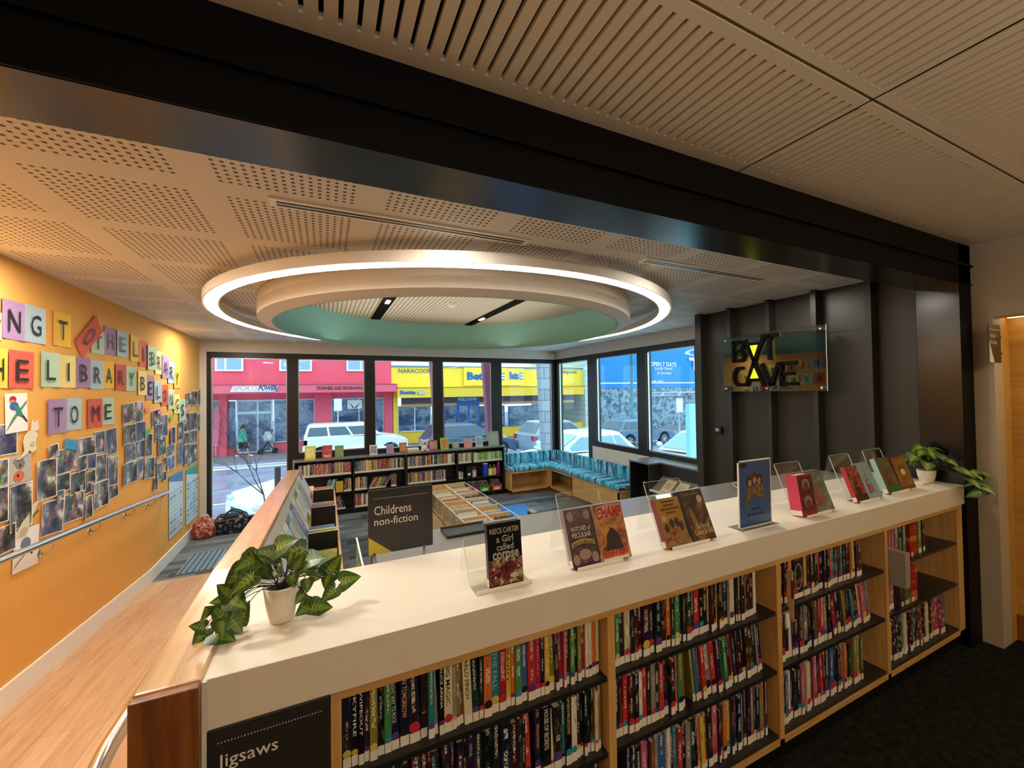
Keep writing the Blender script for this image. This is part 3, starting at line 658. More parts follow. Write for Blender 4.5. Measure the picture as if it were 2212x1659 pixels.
for (bx_, by_), (tx_, ty_), s in LV:
    f = lambda x, y: (380+x/5.183, 1120+y/5.183)
    yb = 1.30 + rl.uniform(-.035, .05)
    if bx_ < 700: yb = 1.27 + rl.uniform(-.02, .03)
    b = onY(*f(bx_, by_), yb); c = onY(*f((bx_+tx_)/2, (by_+ty_)/2), yb-.01); t = onY(*f(tx_, ty_), yb-rl.uniform(.0, .035))
    b.z = max(b.z, 1.03); t.z = max(t.z, 1.024)
    t = b + (t-b)*1.12
    nr = (Vector((0, 0, CAMZ))-b).normalized()*.9 + Vector((rl.uniform(-.4, .4), rl.uniform(-.2, .2), rl.uniform(.1, .6)))
    put_leaf(pl, b, t, nr, rl.uniform(1.1, 1.4), MI)
    p0 = PC + Vector((rl.uniform(-.012, .012), rl.uniform(-.012, .012), .085))
    stems.tube([p - PC for p in bez(p0, (p0+b)/2 + Vector((0, 0, .05 + .25*abs(b.x-p0.x))), b, 7)], .0011, 5)
stems.build('stem', mat('dark_stem', '26200f', .6), pl)
P2 = Vector((3.565, 1.26, ZTOP)); p2 = empty('potted_plant', P2, 'green plant in a white pot at the post end of the counter', 'potted plant')
pot(p2, .034, .048, .08); stems = MB(); rl = random.Random(8)
for k in range(46):
    a = rl.uniform(0, 2*math.pi); rad = rl.uniform(.02, .2); 
    b = P2 + Vector((rad*math.cos(a)*1.0, rad*math.sin(a)*.8, .07 + .15*math.cos(rad*6.5) + rl.uniform(-.02, .02)))
    if k > 32: b = Vector((rl.uniform(3.55, 3.72), rl.uniform(1.0, 1.07), rl.uniform(.98, 1.13)))
    if b.x > 3.60 and b.y > 1.06: b.x = 3.60 - rl.uniform(0, .1)
    d = Vector((math.cos(a), math.sin(a)*.8, -.45)).normalized(); t = b + d*rl.uniform(.05, .085)
    if t.x > 3.64 and t.y > 1.07: t.x = 3.63
    if b.y > 1.1: t.z = max(t.z, ZTOP+.012)
    put_leaf(p2, b, t, Vector((-.5, -.5, 1))+Vector((rl.uniform(-.3, .3),)*3), 1.1, Matrix.Translation(-P2))
    if k % 2 == 0: stems.tube([p-P2 for p in bez(P2+Vector((0, 0, .07)), (P2+b)/2+Vector((0, 0, .12)), b, 6)], .0012, 5)
stems.build('stem', mat('dark_stem', '26200f', .6), p2)
B('drip_tray', M_white, (-.14, -.03, -.03, .03, 0, .012), p2, bev=.005)
# --- display books on acrylic stands
def dispbook(bl, w, h, lean, thick, col, label, art, spine='', scol=None, z0=1.024, rz=0, name='display_book', pages=True):
    """bl: lower left corner of the front cover; leans back by lean degrees"""
    M = Matrix.Translation((bl[0], bl[1], z0)) @ Matrix.Rotation(rz, 4, 'Z') @ Matrix.Rotation(-R(lean), 4, 'X')
    r = bpy.data.objects.new(name, None); COL.objects.link(r); r.matrix_world = M; tag(r, label, 'book')
    c = mat('cover_'+col, col, .3)
    b = MB().box(0, w, 0, .002, 0, h).box(0, w, thick-.002, thick, 0, h).box(0, .002, .002, thick-.002, 0, h)
    b.box(.002, w-.004, .002, thick-.002, .003, h-.003, 1)
    b.build('cover', [c, M_pageedge], r)
    if scol: MB().box(-.0006, 0, 0, thick, 0, h).build('spine', mat('cover_'+scol, scol, .35), r)
    if art: art(r, w, h)
    MB().box(-.0012, -.0006, .001, thick-.001, .002, .026).build('spine_label', M_sticker, r)
    return r
def flat(mb, pts, e, mi=0): mb.poly([(x, -e, z) for x, z in pts], mi)
def oval(cx, cz, rx, rz_, n=18, a0=0, a1=2*math.pi): return [(cx+rx*math.cos(a0+(a1-a0)*i/n), cz+rz_*math.sin(a0+(a1-a0)*i/n)) for i in range(n)]
def panel(r, name, m, x0, x1, z0, z1, e=.0004): return MB().poly([(x0, -e, z0), (x1, -e, z0), (x1, -e, z1), (x0, -e, z1)]).build(name, m, r)
def words_(r, items, e=.0012):
    for it in items:
        s, x, z, w, h, c = it[:6]; kw = it[6] if len(it) > 6 else {}
        m = MB(); put_text(m, s, (x, -e, z), (1, 0, 0), (0, 0, 1), w=w, h=h, bold=kw.get('b', .01), slant=kw.get('s', 0), arch=kw.get('a', 0))
        m.build('title_lettering', mat('ink_'+c, c, .45), r)
def art_mat(key, cols, sc=35, dist=1.2):
    if 'art_'+key not in _M: blotch('art_'+key, [(i/(len(cols)-1)*.5+.25, c) for i, c in enumerate(cols)], sc, .35, 4, dist)
    return _M['art_'+key]
def a_corpse(r, w, h):
    panel(r, 'cover_picture', art_mat('corpse', ['14100f', '4c1c22', '7d2630', '8d9a5a', 'cfc9a8'], 38), .001, w-.001, .004, h*.42)
    words_(r, [('REECE CARTER', .008, h-.033, w-.016, .017, 'c9c3a4', dict(b=.008)), ('a Girl', w*.25, h-.062, w*.5, .022, 'b9bda8'), ('called', w*.25, h-.087, w*.5, .021, 'b9bda8'), ('corpse', w*.12, h-.125, w*.78, .034, 'aab29c', dict(b=.03))])
    m = MB()
    for a in range(9):
        t = 2*math.pi*a/9; flat(m, [(w*.5+.04*math.cos(t), h*.24+.035*math.sin(t)), (w*.5+.052*math.cos(t+.12), h*.24+.05*math.sin(t+.12)), (w*.5+.042*math.cos(t+.3), h*.24+.033*math.sin(t+.3))], .0008)
    flat(m, oval(w*.72, h*.14, .014, .008), .0009); m.build('splash_print', mat('art_cream', 'b8b890', .5), r)
def a_witch(r, w, h):
    panel(r, 'cover_picture', art_mat('witch', ['2a1418', '3a1c22', '5b3a3c', '8a6a60'], 30), .004, w-.004, .012, h-.006)
    panel(r, 'title_panel', mat('cover_31161b', '31161b'), .012, w-.012, h*.34, h*.70, .0007)
    words_(r, [('WITCHES of', .016, h*.60, w-.032, .017, 'ded4c4'), ('PECULIAR', .018, h*.49, w-.036, .018, 'ded4c4')])
    m = MB(); pts = [(w*.08+i*(w*.84)/10, h*.33+.010*math.sin(math.pi*i/10)) for i in range(11)]; flat(m, pts+[(x, z+.017) for x, z in pts[::-1]], .0010); m.build('banner', mat('cover_b08a3c', 'b08a3c'), r)
    words_(r, [('MAGICAL MISCHIEF', w*.14, h*.345, w*.72, .009, '3a2412', dict(a=.009))], .0016)
    m = MB(); [flat(m, oval(x, z, .014, .018), .0009) for x, z in ((w*.2, h*.87), (w*.8, h*.87), (w*.16, h*.13), (w*.84, h*.13))]; flat(m, oval(w*.5, h*.2, .026, .018), .0009); m.build('portrait_print', mat('cover_9b7f78', '9b7f78'), r)
def a_champ(r, w, h):
    panel(r, 'cover_picture', art_mat('champ', ['3a1a14', '7a3a28', 'b5713f', 'd99a4a', '4a5a50'], 26), .001, w-.001, .002, h-.002)
    m = MB(); [flat(m, [(w*.5+.012*math.cos(t-.12), h*.45+.012*math.sin(t-.12)), (w*.5+.055*math.cos(t), h*.47+.06*math.sin(t)), (w*.5+.012*math.cos(t+.12), h*.45+.012*math.sin(t+.12))], .0006) for t in [math.pi*k/9 for k in range(1, 9)]]; m.build('burst_print', mat('cover_c98a52', 'c98a52'), r)
    m = MB(); flat(m, [(w*.2, h*.18), (w*.8, h*.18), (w*.7, h*.45), (w*.5, h*.56), (w*.3, h*.45)], .0008); flat(m, oval(w*.5, h*.47, .016, .018), .0009); m.build('figure_print', mat('cover_2c1c18', '2c1c18'), r)
    words_(r, [('CHAMP', .004, h*.70, w-.010, .050, 'e0b49a', dict(b=.13, s=.15, a=.006))], .0010)
    words_(r, [('CHAMP', .006, h*.71, w-.014, .046, 'b3141f', dict(b=.05, s=.15, a=.006)), ('THE', w*.3, h*.91, w*.2, .011, 'e9c890'), ('ANH DO', .010, .016, w-.02, .02, 'c02030', dict(b=.04))])
    panel(r, 'award_band', M_sticker, .006, w-.01, .003, .011, .0009)
def a_gold(r, w, h):
    panel(r, 'cover_picture', art_mat('gold', ['8a6414', 'a87c1c', 'c0942c'], 14), .001, w-.001, h*.5, h-.002)
    panel(r, 'cover_scene', art_mat('goldb', ['3a1418', '7c2430', 'a8742c', '5d6a48', 'd0b080'], 40), .001, w-.001, .002, h*.5, .0005)
    m = MB()
    for z, x0, x1 in ((.9, .25, .8), (.82, .3, .75), (.74, .15, .9), (.66, .35, .75)): flat(m, [(w*x0, h*z), (w*x1, h*z), (w*x1, h*(z+.045)), (w*x0, h*(z+.045))], .0008)
    m.build('title_blocks', mat('cover_5d3c10', '5d3c10'), r); m = MB(); flat(m, oval(w*.2, h*.58, .011, .011), .0012); m.build('award_seal', mat('cover_c7a59a', 'c7a59a'), r)
    m = MB(); [flat(m, oval(w*x, h*z, .012, .018), .0010) for x, z in ((.45, .46), (.66, .47), (.22, .38), (.8, .38))]; m.build('figure_print', mat('cover_3c1a1e', '3c1a1e'), r)
def a_school(r, w, h):
    panel(r, 'cover_picture', art_mat('school', ['1c1416', '2c1c1a', '4e3018', '8f6a34', '2a2a36'], 9, 2), .014, w-.001, .002, h-.002)
    m = MB(); flat(m, [(w*.3, h*.12), (w*.5, h*.12), (w*.42, h*.5), (w*.3, h*.7), (w*.24, h*.55)], .0007); m.build('castle_print', mat('cover_8a6430', '8a6430'), r)
    m = MB(); flat(m, oval(w*.8, h*.8, .015, .016), .0012); m.build('award_seal', mat('cover_cfae9a', 'cfae9a'), r)
    words_(r, [('School', w*.36, h*.235, w*.5, .021, 'd8c79a', dict(b=0)), ('Good & Evil', w*.2, h*.12, w*.74, .021, 'd8c79a', dict(b=0)), ('Soman Chainani', w*.2, h*.9, w*.62, .008, 'b08a6a', dict(b=0))])
def a_faces(cols, key, hair='d9cfc0', skin='7a3a34', n=2, band='8f1430'):
    def f(r, w, h):
        panel(r, 'cover_picture', art_mat(key, cols, 34), .002, w-.002, .004, h-.012)
        m = MB(); m2 = MB()
        for k in range(n):
            cz = h*(.72-.42*k) if n > 1 else h*.55; flat(m, oval(w*.5, cz+.006, w*.26, h*.15), .0007); flat(m2, oval(w*.5, cz-.004, w*.17, h*.10), .0010)
        m.build('hair_print', mat('cover_'+hair, hair), r); m2.build('face_print', mat('cover_'+skin, skin), r)
        if band: panel(r, 'cover_band', mat('cover_'+band, band), .001, w-.001, .001, h*.12, .0009)
    return f
def a_group(cols, key, fig, band=None, sc=36):
    def f(r, w, h):
        panel(r, 'cover_picture', art_mat(key, cols, sc), .001, w-.001, .002, h-.002)
        m = MB(); rr = random.Random(len(key)*7)
        for k in range(7): cx, cz = w*rr.uniform(.25, .75), h*rr.uniform(.25, .72); flat(m, oval(cx, cz, .009, .012), .0008); flat(m, [(cx-.011, cz-.035), (cx+.011, cz-.035), (cx+.006, cz-.01), (cx-.006, cz-.01)], .0007)
        m.build('figure_print', mat('cover_'+fig, fig), r)
        if band: panel(r, 'cover_band', mat('cover_'+band, band), .001, w-.001, .004, h*.2, .001)
    return f
dispbook((.472, 1.202), .12, .197, 6, .02, '121015', 'dark book titled a girl called corpse on the counter by the plant', a_corpse, scol='2c2a34')
dispbook((.788, 1.201), .118, .198, 20, .022, '33191e', 'maroon witches book standing beside the red champ book', a_witch, scol='8d7a86')
dispbook((.909, 1.196), .134, .2, 18, .02, '7a3524', 'red and orange champ book beside the maroon witches book', a_champ, scol='9a8a80')
dispbook((1.212, 1.188), .134, .188, 21.5, .02, '8d6a1c', 'golden covered book on the counter beside the dark school book', a_gold, scol='7d3040')
dispbook((1.348, 1.184), .14, .205, 22.5, .026, '1f1718', 'dark brown school book beside the golden covered one', a_school, scol='231c1c')
dispbook((2.090, 1.184), .12, .195, 8, .055, '93152f', 'thick pink red book with two pale haired faces on the cover', a_faces(['2a1220', '5a1830', '8f1f3c'], 'pinkf', '8f7a70', '6a3c34'), scol='cc3a58')
dispbook((2.215, 1.186), .15, .2, 20, .012, '3f4c46', 'grey green book with a red haired figure next to the thick pink book', a_group(['39443c', '66746a', '8a9688'], 'grnr', 'a8483c'), scol='5c6a66')
dispbook((2.603, 1.196), .118, .191, 19, .022, '8c1c28', 'crimson book with a crowd of figures leaning beside a sky blue book', a_group(['3a1014', '7e1c26', 'a5544a', 'cda07a'], 'crim', '4e1a1e', '3a1410'), scol='b02c38')
dispbook((2.722, 1.195), .140, .201, 22, .014, '6fa7b3', 'sky blue book with pink drawings beside the crimson book', a_group(['6aa3b0', '7fb5bf', '9a8a98'], 'skyb', 'a8606e', sc=16), scol='5d99a8')
dispbook((2.968, 1.212), .155, .204, 19, .026, '2f4a33', 'dark green book with a group of children near the far plant', a_group(['22301f', '3f5f3a', '70503a', 'b98a6a'], 'grnk', '6a3a30', '2c5c34'), scol='9fc4c0')
dispbook((3.126, 1.211), .165, .194, 17, .01, '7c5526', 'brown book with a framed pale face near the far plant', a_faces(['5a3a18', '8a6430', 'a88038'], 'brnf', '6d4a20', 'd8c09a', 1, '6d4018'), scol='6c1c1c')
# acrylic easels
def easel(x, y, w, h, lean, lab, legs=.085):
    e = empty('acrylic_book_stand', (x, y, ZTOP), lab, 'display stand', 'clear acrylic book stands on the counter')
    Mr = Matrix.Rotation(-R(lean), 4, 'X'); Mr.translation = (0, .03, .003)
    t = .003
    MB().box(0, w, 0, t, 0, h).build('back_plate', M_acr, e, M=Mr)
    ed = MB(); [ed.box(*d) for d in ((0, .0015, 0, t, 0, h-.01), (w-.0015, w, 0, t, 0, h-.01), (.01, w-.01, 0, t, h-.0015, h))]
    ed.tube([(.0008, t/2, h-.01), (.003, t/2, h-.003), (.01, t/2, h-.0008)], .0008, 5).tube([(w-.0008, t/2, h-.01), (w-.003, t/2, h-.003), (w-.01, t/2, h-.0008)], .0008, 5)
    ed.build('polished_edge', M_edge, e, M=Mr)
    MB().box(0, w, -.03, .03, .0, .003).build('ledge', M_acr, e); MB().box(0, w, -.031, -.029, 0, .012).build('lip', M_edge, e)
    top = h*math.cos(R(lean)); ty = .03+h*math.sin(R(lean))
    q = Matrix.Translation((0, ty, top+.003)) @ Matrix.Rotation(R(12), 4, 'X')
    MB().box(w*.0, w, 0, t, -top*.97, 0).build('rear_leg', M_acr, e, M=q)
    return e
easel(.425, 1.225, .195, .15, 32, 'clear acrylic stand holding the dark corpse book')
easel(.80, 1.225, .20, .25, 20, 'clear acrylic stand holding the witches and champ books')
easel(1.235, 1.213, .21, .25, 22, 'clear acrylic stand holding the golden and school books')
easel(2.12, 1.215, .21, .25, 22, 'clear acrylic stand holding the thick pink book')
easel(2.62, 1.225, .20, .25, 20, 'clear acrylic stand holding the crimson and sky blue books')
easel(2.99, 1.24, .21, .25, 18, 'clear acrylic stand holding the green and brown books')
# empty stands on the rear ledge
for x, y, lab in ((1.70, 1.68, 'empty clear acrylic stand behind the blue flyer holder'), (2.42, 1.68, 'empty clear acrylic stand behind the thick pink book')):
    e = easel(x, y, .2, .11, 62, lab)
    e.location.z = .97
# flyer holder
fl = empty('flyer_holder', (1.674, 1.217, ZTOP), 'upright acrylic holder with a blue flyer of three explorers', 'flyer holder')
B('acrylic_base', M_acr, (-.01, .24, -.03, .05, 0, .003), fl); B('base_edge', M_edge, (-.01, .24, -.031, -.0295, 0, .004), fl)
B('flyer', mat('flyer_blue', '2a63a8', .35), (.005, .222, 0, .002, .006, .298), fl)
e = MB(); [e.box(*d) for d in ((0, .005, -.002, .004, 0, .304), (.222, .227, -.002, .004, 0, .304), (0, .227, -.002, .004, .298, .304), (0, .227, -.002, .004, 0, .006))]; e.build('holder_rim', M_edge, fl)
B('front_sheet', M_acr, (.005, .222, -.003, -.002, .006, .298), fl)
m = MB(); flat(m, [(.01, .272), (.06, .272), (.06, .292), (.01, .292)], .0005); m.build('flyer_logo_box', mat('flyer_dark', '0f2238', .5), fl)
m = MB(); [flat(m, o_, .0006) for o_ in (oval(.075, .205, .02, .026), oval(.112, .22, .02, .026), oval(.148, .21, .02, .026))]; m.build('hair_print', mat('flyer_hair', '5a3220', .5), fl)
m = MB(); [flat(m, o_, .0008) for o_ in (oval(.078, .2, .012, .016), oval(.112, .21, .012, .016), oval(.143, .203, .012, .016))]; m.build('face_print', mat('flyer_skin', 'c99a7c', .5), fl)
m = MB(); flat(m, [(.05, .12), (.085, .13), (.1, .185), (.06, .19)], .0006); flat(m, [(.1, .13), (.135, .13), (.14, .19), (.095, .19)], .0007); flat(m, [(.13, .13), (.18, .125), (.17, .185), (.135, .19)], .0006); m.build('clothes_print', art_mat('flyc', ['6a2a30', 'a8905a', '4a3a28', 'c8a878'], 60), fl)
m = MB(); flat(m, [(.03, .095), (.07, .09), (.075, .115), (.05, .125)], .0006); m.build('plant_print', mat('flyer_green', '3c7a3c', .5), fl)
m = MB(); [flat(m, [(.06+k*.03, .05), (.08+k*.03, .05), (.08+k*.03, .062), (.06+k*.03, .062)], .0006) for k in range(4)]; flat(m, [(.085, .075), (.145, .075), (.145, .085), (.085, .085)], .0006); m.build('flyer_caption', mat('flyer_text', '163c70', .5), fl)
# rear ledge, sign
lg = empty('rear_bookcase', (1.9, 1.8, ZF), 'low bookcase backing onto the counter with a grey laminate top', 'bookcase')
T3 = Matrix.Translation((-1.9, -1.8, -ZF))
MB().box(.19, 3.66, 1.592, 1.99, .948, .97).build('top_board', M_greytop, lg, M=T3, bev=.002)
MB().box(.19, .21, 1.595, 1.97, ZF, .948).box(1.08, 1.1, 1.595, 1.97, ZF, .948).box(2.0, 2.02, 1.595, 1.97, ZF, .948).box(2.95, 2.97, 1.595, 1.97, ZF, .948).box(3.6, 3.62, 1.595, 1.97, ZF, .948).build('side_panel', M_char, lg, M=T3)
MB().box(.21, 3.6, 1.6, 1.97, .55, .568).box(.21, 3.6, 1.6, 1.97, .2, .218).box(.21, 3.6, 1.6, 1.97, ZF, ZF+.09).build('shelf', M_char, lg, M=T3)
MB().box(1.045, 1.075, 1.99, 2.062, .35, .97).build('wing_panel', M_char, lg, M=T3); MB().box(1.043, 1.077, 1.99, 2.064, .968, .974).build('wing_capping', M_greytop, lg, M=T3)
sg = empty('nonfiction_sign', (.27, 1.63, ZTOP), 'black sign reading Childrens non-fiction standing on the counter edge', 'sign')
MB().box(-.122, .126, 0, .006, .016, .262).build('sign_board', M_char, sg, bev=.002)
MB().prism([(-.121, .017), (-.035, .017), (-.121, .085)], -.0006, 0, 'y').build('yellow_corner', mat('sign_yellow', 'c2b52a', .5), sg)
m = MB(); put_text(m, 'Childrens', (-.100, -.001, .165), (1, 0, 0), (0, 0, 1), w=.140, h=.034, bold=.002); put_text(m, 'non-fiction', (-.100, -.001, .125), (1, 0, 0), (0, 0, 1), w=.165, h=.030, bold=.002); m.build('sign_lettering', M_sticker, sg)
dt = MB()
for k in range(36): dt.cyl((-.100+k*.0059, -.0012, .228), .0014, .001, 'y', 6)
tag(dt.build('dotted_line', M_sticker, sg), kind='stuff')
for x in (-.10, .09): MB().cyl((x, .003, -.045), .006, .068, n=14).build('stand_clip', M_steel, sg, True)
# small clear perspex sheet leaning by the gap
px_ = B('perspex_sheet', M_acr, (.135, .14, 1.66, 2.1, .25, .95)); tag(px_, 'clear perspex panel standing behind the counter near the picture book bins', 'perspex panel')
for d in ((.134, .141, 1.66, 2.1, .95, .953), (.134, .141, 1.658, 1.661, .25, .953)): B('panel_edge', M_edge, d, px_)
tr = empty('flat_case', (.61, 1.89, .97), 'dark flat case with a pale rim lying on the grey ledge behind the corpse book', 'case')
B('case_body', M_blk, (-.10, .12, -.06, .06, 0, .014), tr, bev=.003); B('case_rim', mat('brown_rim', '6a4a3c', .4), (-.102, .122, .055, .062, .014, .02), tr)
# other side signs
fs = empty('adult_fiction_sign', (3.83, .99, 1.9), 'narrow black flag sign reading Adult Fiction on the white wall edge', 'sign')
B('sign_board', mat('sign_olive_black', '2b2716', .45), (-.19, -.012, -.004, .004, -.118, .118), fs)
MB().prism([(-.19, -.117), (-.12, -.117), (-.19, .01)], -.0046, -.004, 'y').build('pale_corner', M_cream, fs)
m = MB(); put_text(m, 'Adult', (-.178, -.0052, .035), (1, 0, 0), (0, 0, 1), w=.085, h=.026); put_text(m, 'Fiction', (-.178, -.0052, -.005), (1, 0, 0), (0, 0, 1), w=.1, h=.026); m.box(-.178, -.02, -.005, -.004, .082, .085); m.build('sign_lettering', M_sticker, fs)
for z in (-.06, .04): MB().cyl((-.014, -.0, z), .008, .014, 'x', 12).build('standoff', M_steel, fs)
# bat cave sign: glass with stand-offs and heavy letters
bs = empty('bat_cave_sign', (3.6, 2.29, 1.88), 'glass sign with thick black letters reading Bat Cave on the dark panels', 'sign')
B('glass_sheet', M_signglass, (-.005, .0, -.457, .457, -.265, .265), bs)
B('glass_edge', M_edge, (-.0055, .0005, -.459, -.456, -.265, .265), bs)
for y in (-.42, 0.02, .42):
    for z in (-.235, .235): MB().cyl((-.012, y, z), .011, .07, 'x', 14).build('standoff', M_alu, bs, True)
K = mat('sign_letter_black', '080604', .7, spec=.1); Yl = mat('sign_shadow_gold', 'b89c3c', .5); YE = mat('sign_yellow_triangle', 'f2ee1c', .45, emit=.7)
def strokes(mb, segs, w, oy, oz, x0, x1):
    for (a, b), (c, d) in segs:
        v = Vector((c-a, d-b)); n_ = Vector((-v.y, v.x)).normalized()*w/2
        mb.prism([(oy-(a+n_.x), oz+b+n_.y), (oy-(c+n_.x), oz+d+n_.y), (oy-(c-n_.x), oz+d-n_.y), (oy-(a-n_.x), oz+b-n_.y)], x0, x1, 'x')
segB = [((0, 0), (0, .2)), ((0, .19), (.085, .19)), ((.085, .19), (.1, .15)), ((.1, .15), (.075, .108)), ((0, .105), (.08, .105)), ((.08, .105), (.108, .06)), ((.108, .06), (.085, .012)), ((0, .012), (.085, .012))]
segV = [((.12, .2), (.20, 0)), ((.29, .2), (.20, 0)), ((.155, .155), (.255, .155))]
segT = [((.27, .215), (.42, .215)), ((.345, .215), (.345, 0))]
segC = [((.09, .17), (.03, .17)), ((.03, .17), (0, .13)), ((0, .13), (0, .05)), ((0, .05), (.03, .012)), ((.03, .012), (.12, .012))]
segA = [((.12, 0), (.2, .22)), ((.29, 0), (.2, .22)), ((.155, .055), (.255, .055))]
segW = [((.27, .2), (.35, 0)), ((.42, .2), (.35, 0))]
segE = [((.44, 0), (.44, .2)), ((.44, .19), (.57, .19)), ((.44, .1), (.55, .1)), ((.44, .012), (.58, .012))]
for mt, nm, x0, x1, dy in ((K, 'letters', -.03, -.008, 0), (Yl, 'letter_shadow_copy', .002, .02, .012)):  # the gold offset copy stands for the letters' shadow and reflection
    mb = MB()
    for sgm in (segB, segV, segT): strokes(mb, sgm, .03, .325-dy, .015, x0, x1)
    for sgm in (segC, segA, segW, segE): strokes(mb, sgm, .03, .325-dy, -.215, x0, x1)
    mb.build(nm, mt, bs)
ty = lambda a: .325-a
MB().prism([(ty(.170), .158), (ty(.242), .158), (ty(.205), .055)], -.031, -.0285, 'x').prism([(ty(.165), -.145), (ty(.245), -.145), (ty(.203), -.05)], -.031, -.0285, 'x').build('yellow_triangle', YE, bs)
# ======================= ORANGE WALL DISPLAY =======================
CCOL = dict(P=('purple', 'a887ae'), G=('mint green', 'b9d3b0'), B=('pale blue', 'b3c7cd'), Y=('bright yellow', 'f0c040'), R=('red', 'd75f4b'), C=('pale yellow', 'f3de8c'))
def wq(px, py): p = onX(px, py, XO+.004); return p.y, p.z
def card(ch, c, x0, y0, x1, y1, lab, rot=0, f=lambda x, y: (x/4.88, 540+y/4.88), lx=None):
    (ya, _), (yb, _) = wq(*f(x0, (y0+y1)/2)), wq(*f(x1, (y0+y1)/2)); cx = (x0+x1)/2; k = .10*(y1-y0)
    _, zt = wq(*f(cx, y0+k*.5)); _, zb = wq(*f(cx, y1-k*.5)); yc, zc = (ya+yb)/2, (zt+zb)/2; w, h = yb-ya, zt-zb
    e = empty('letter_card', (XO, yc, zc), lab, 'letter card', 'letter cards spelling a slogan on the orange wall')
    e.rotation_euler = (R(rot), 0, 0)
    nm, col = CCOL[c]; n = 6; m = MB(); off = rl.uniform(.004, .012)
    for i in range(n):                                              # softly curled sheet
        a, b = i/n, (i+1)/n; fa, fb = .002+off*(2*a-1)**2, .002+off*(2*b-1)**2
        for d in (0, .0006): m.poly([(fa+d, -w/2+w*a, -h/2), (fb+d, -w/2+w*b, -h/2), (fb+d, -w/2+w*b, h/2), (fa+d, -w/2+w*a, h/2)])
    m.build('card_sheet', mat('card_'+nm.replace(' ', '_'), col, .8, nz=.04, nscale=50), e)
    t = MB(); lw = w*(.5 if ch not in 'IMN' else .12 if ch == 'I' else .55)
    t2 = MB(); put_text(t, ch, (off+.004, -lw/2+w*.03, -h*.3), (0, 1, 0), (0, 0, 1), w=lw, h=h*.56, bold=.0 if lw > .02 else 0)
    t.build('drawn_letter', M_ink, e); return e
rl = random.Random(3)
R1 = [('Y','C',-60,640,12,960,0),('N','P',5,510,245,965,0),('G','B',245,570,470,1000,0),('T','Y',548,640,735,1035,0),('O','R',835,740,990,1085,-36),('T','G',955,830,1095,1110,0),('H','P',1095,800,1220,1120,0),('E','B',1220,840,1335,1140,0),('L','Y',1370,890,1470,1190,0),('I','R',1460,945,1555,1245,0),('B','G',1545,1000,1640,1280,0),('R','C',1630,1050,1705,1325,0),('A','P',1700,1105,1775,1365,0),('R','B',1765,1160,1835,1420,0),('Y','Y',1828,1230,1890,1470,0)]
R2 = [('H','Y',-120,1010,72,1480,0),('E','R',72,1040,340,1480,0),('L','G',410,1055,610,1465,0),('I','C',610,1090,790,1470,0),('B','P',785,1110,940,1470,0),('R','B',935,1145,1080,1485,0),('A','Y',1080,1160,1200,1475,0),('R','R',1205,1190,1315,1495,0),('Y','G',1320,1215,1425,1500,0),('B','C',1450,1260,1540,1545,0),('E','P',1535,1310,1620,1595,0),('L','B',1615,1365,1695,1620,0),('O','R',1695,1410,1765,1650,0),('N','G',1765,1460,1825,1690,0),('G','C',1825,1510,1885,1735,0),('S','G',1880,1560,1948,1810,0)]
names = ['first', 'second', 'third']
used_l = {}
for ri, row in enumerate((R1, R2)):
    for i, (ch, c, x0, y0, x1, y1, rt) in enumerate(row):
        if rt: OC = (i, row)
        nx = row[i+1][0] if i+1 < len(row) else None
        lab = '%s card with letter %s in the %s row, %s %s' % (CCOL[c][0], ch, ('upper', 'second')[ri], ('before the %s' % nx) if nx else 'ending the row', '' if not nx else '%s card' % CCOL[row[i+1][1]][0])
        cc_ = card(ch, c, x0, y0, x1, y1, lab.strip(), rt)
        if rt:                                       # the one card hanging askew: size and tilt from its four corners
            g_ = lambda x, y: wq(x/4.88, 540+y/4.88)
            tl, tr_, br, bl_ = g_(965, 745), g_(1095, 790), g_(885, 1070), g_(735, 1020); ct_ = [(a+b)/2 for a, b in zip(tl, tr_)]; cb_ = [(a+b)/2 for a, b in zip(bl_, br)]
            up_ = Vector((ct_[0]-cb_[0], ct_[1]-cb_[1])); cc_.location = (XO+.006, (ct_[0]+cb_[0])/2, (ct_[1]+cb_[1])/2); cc_.rotation_euler = (-math.atan2(up_.x, up_.y), 0, 0)
            w0 = wq((x1)/4.88, 540+(y0+y1)/2/4.88)[0]-wq(x0/4.88, 540+(y0+y1)/2/4.88)[0]
            cc_.scale = (1, .15/w0, up_.length/cc_.children[0].dimensions.z)
f3 = lambda x, y: (x/4.147, 840+y/4.147)
for ch, c, x0, y0, x1, y1, w in (('T','P',412,75,580,420,'purple card with letter T starting the short third row'),('O','B',580,65,722,385,'pale blue card with letter O beside the purple T'),('M','R',775,75,905,360,'red card with letter M in the short third row'),('E','G',895,65,1015,335,'mint green card with letter E ending the short third row')):
    card(ch, c, x0, y0, x1, y1, w, 0, f3)
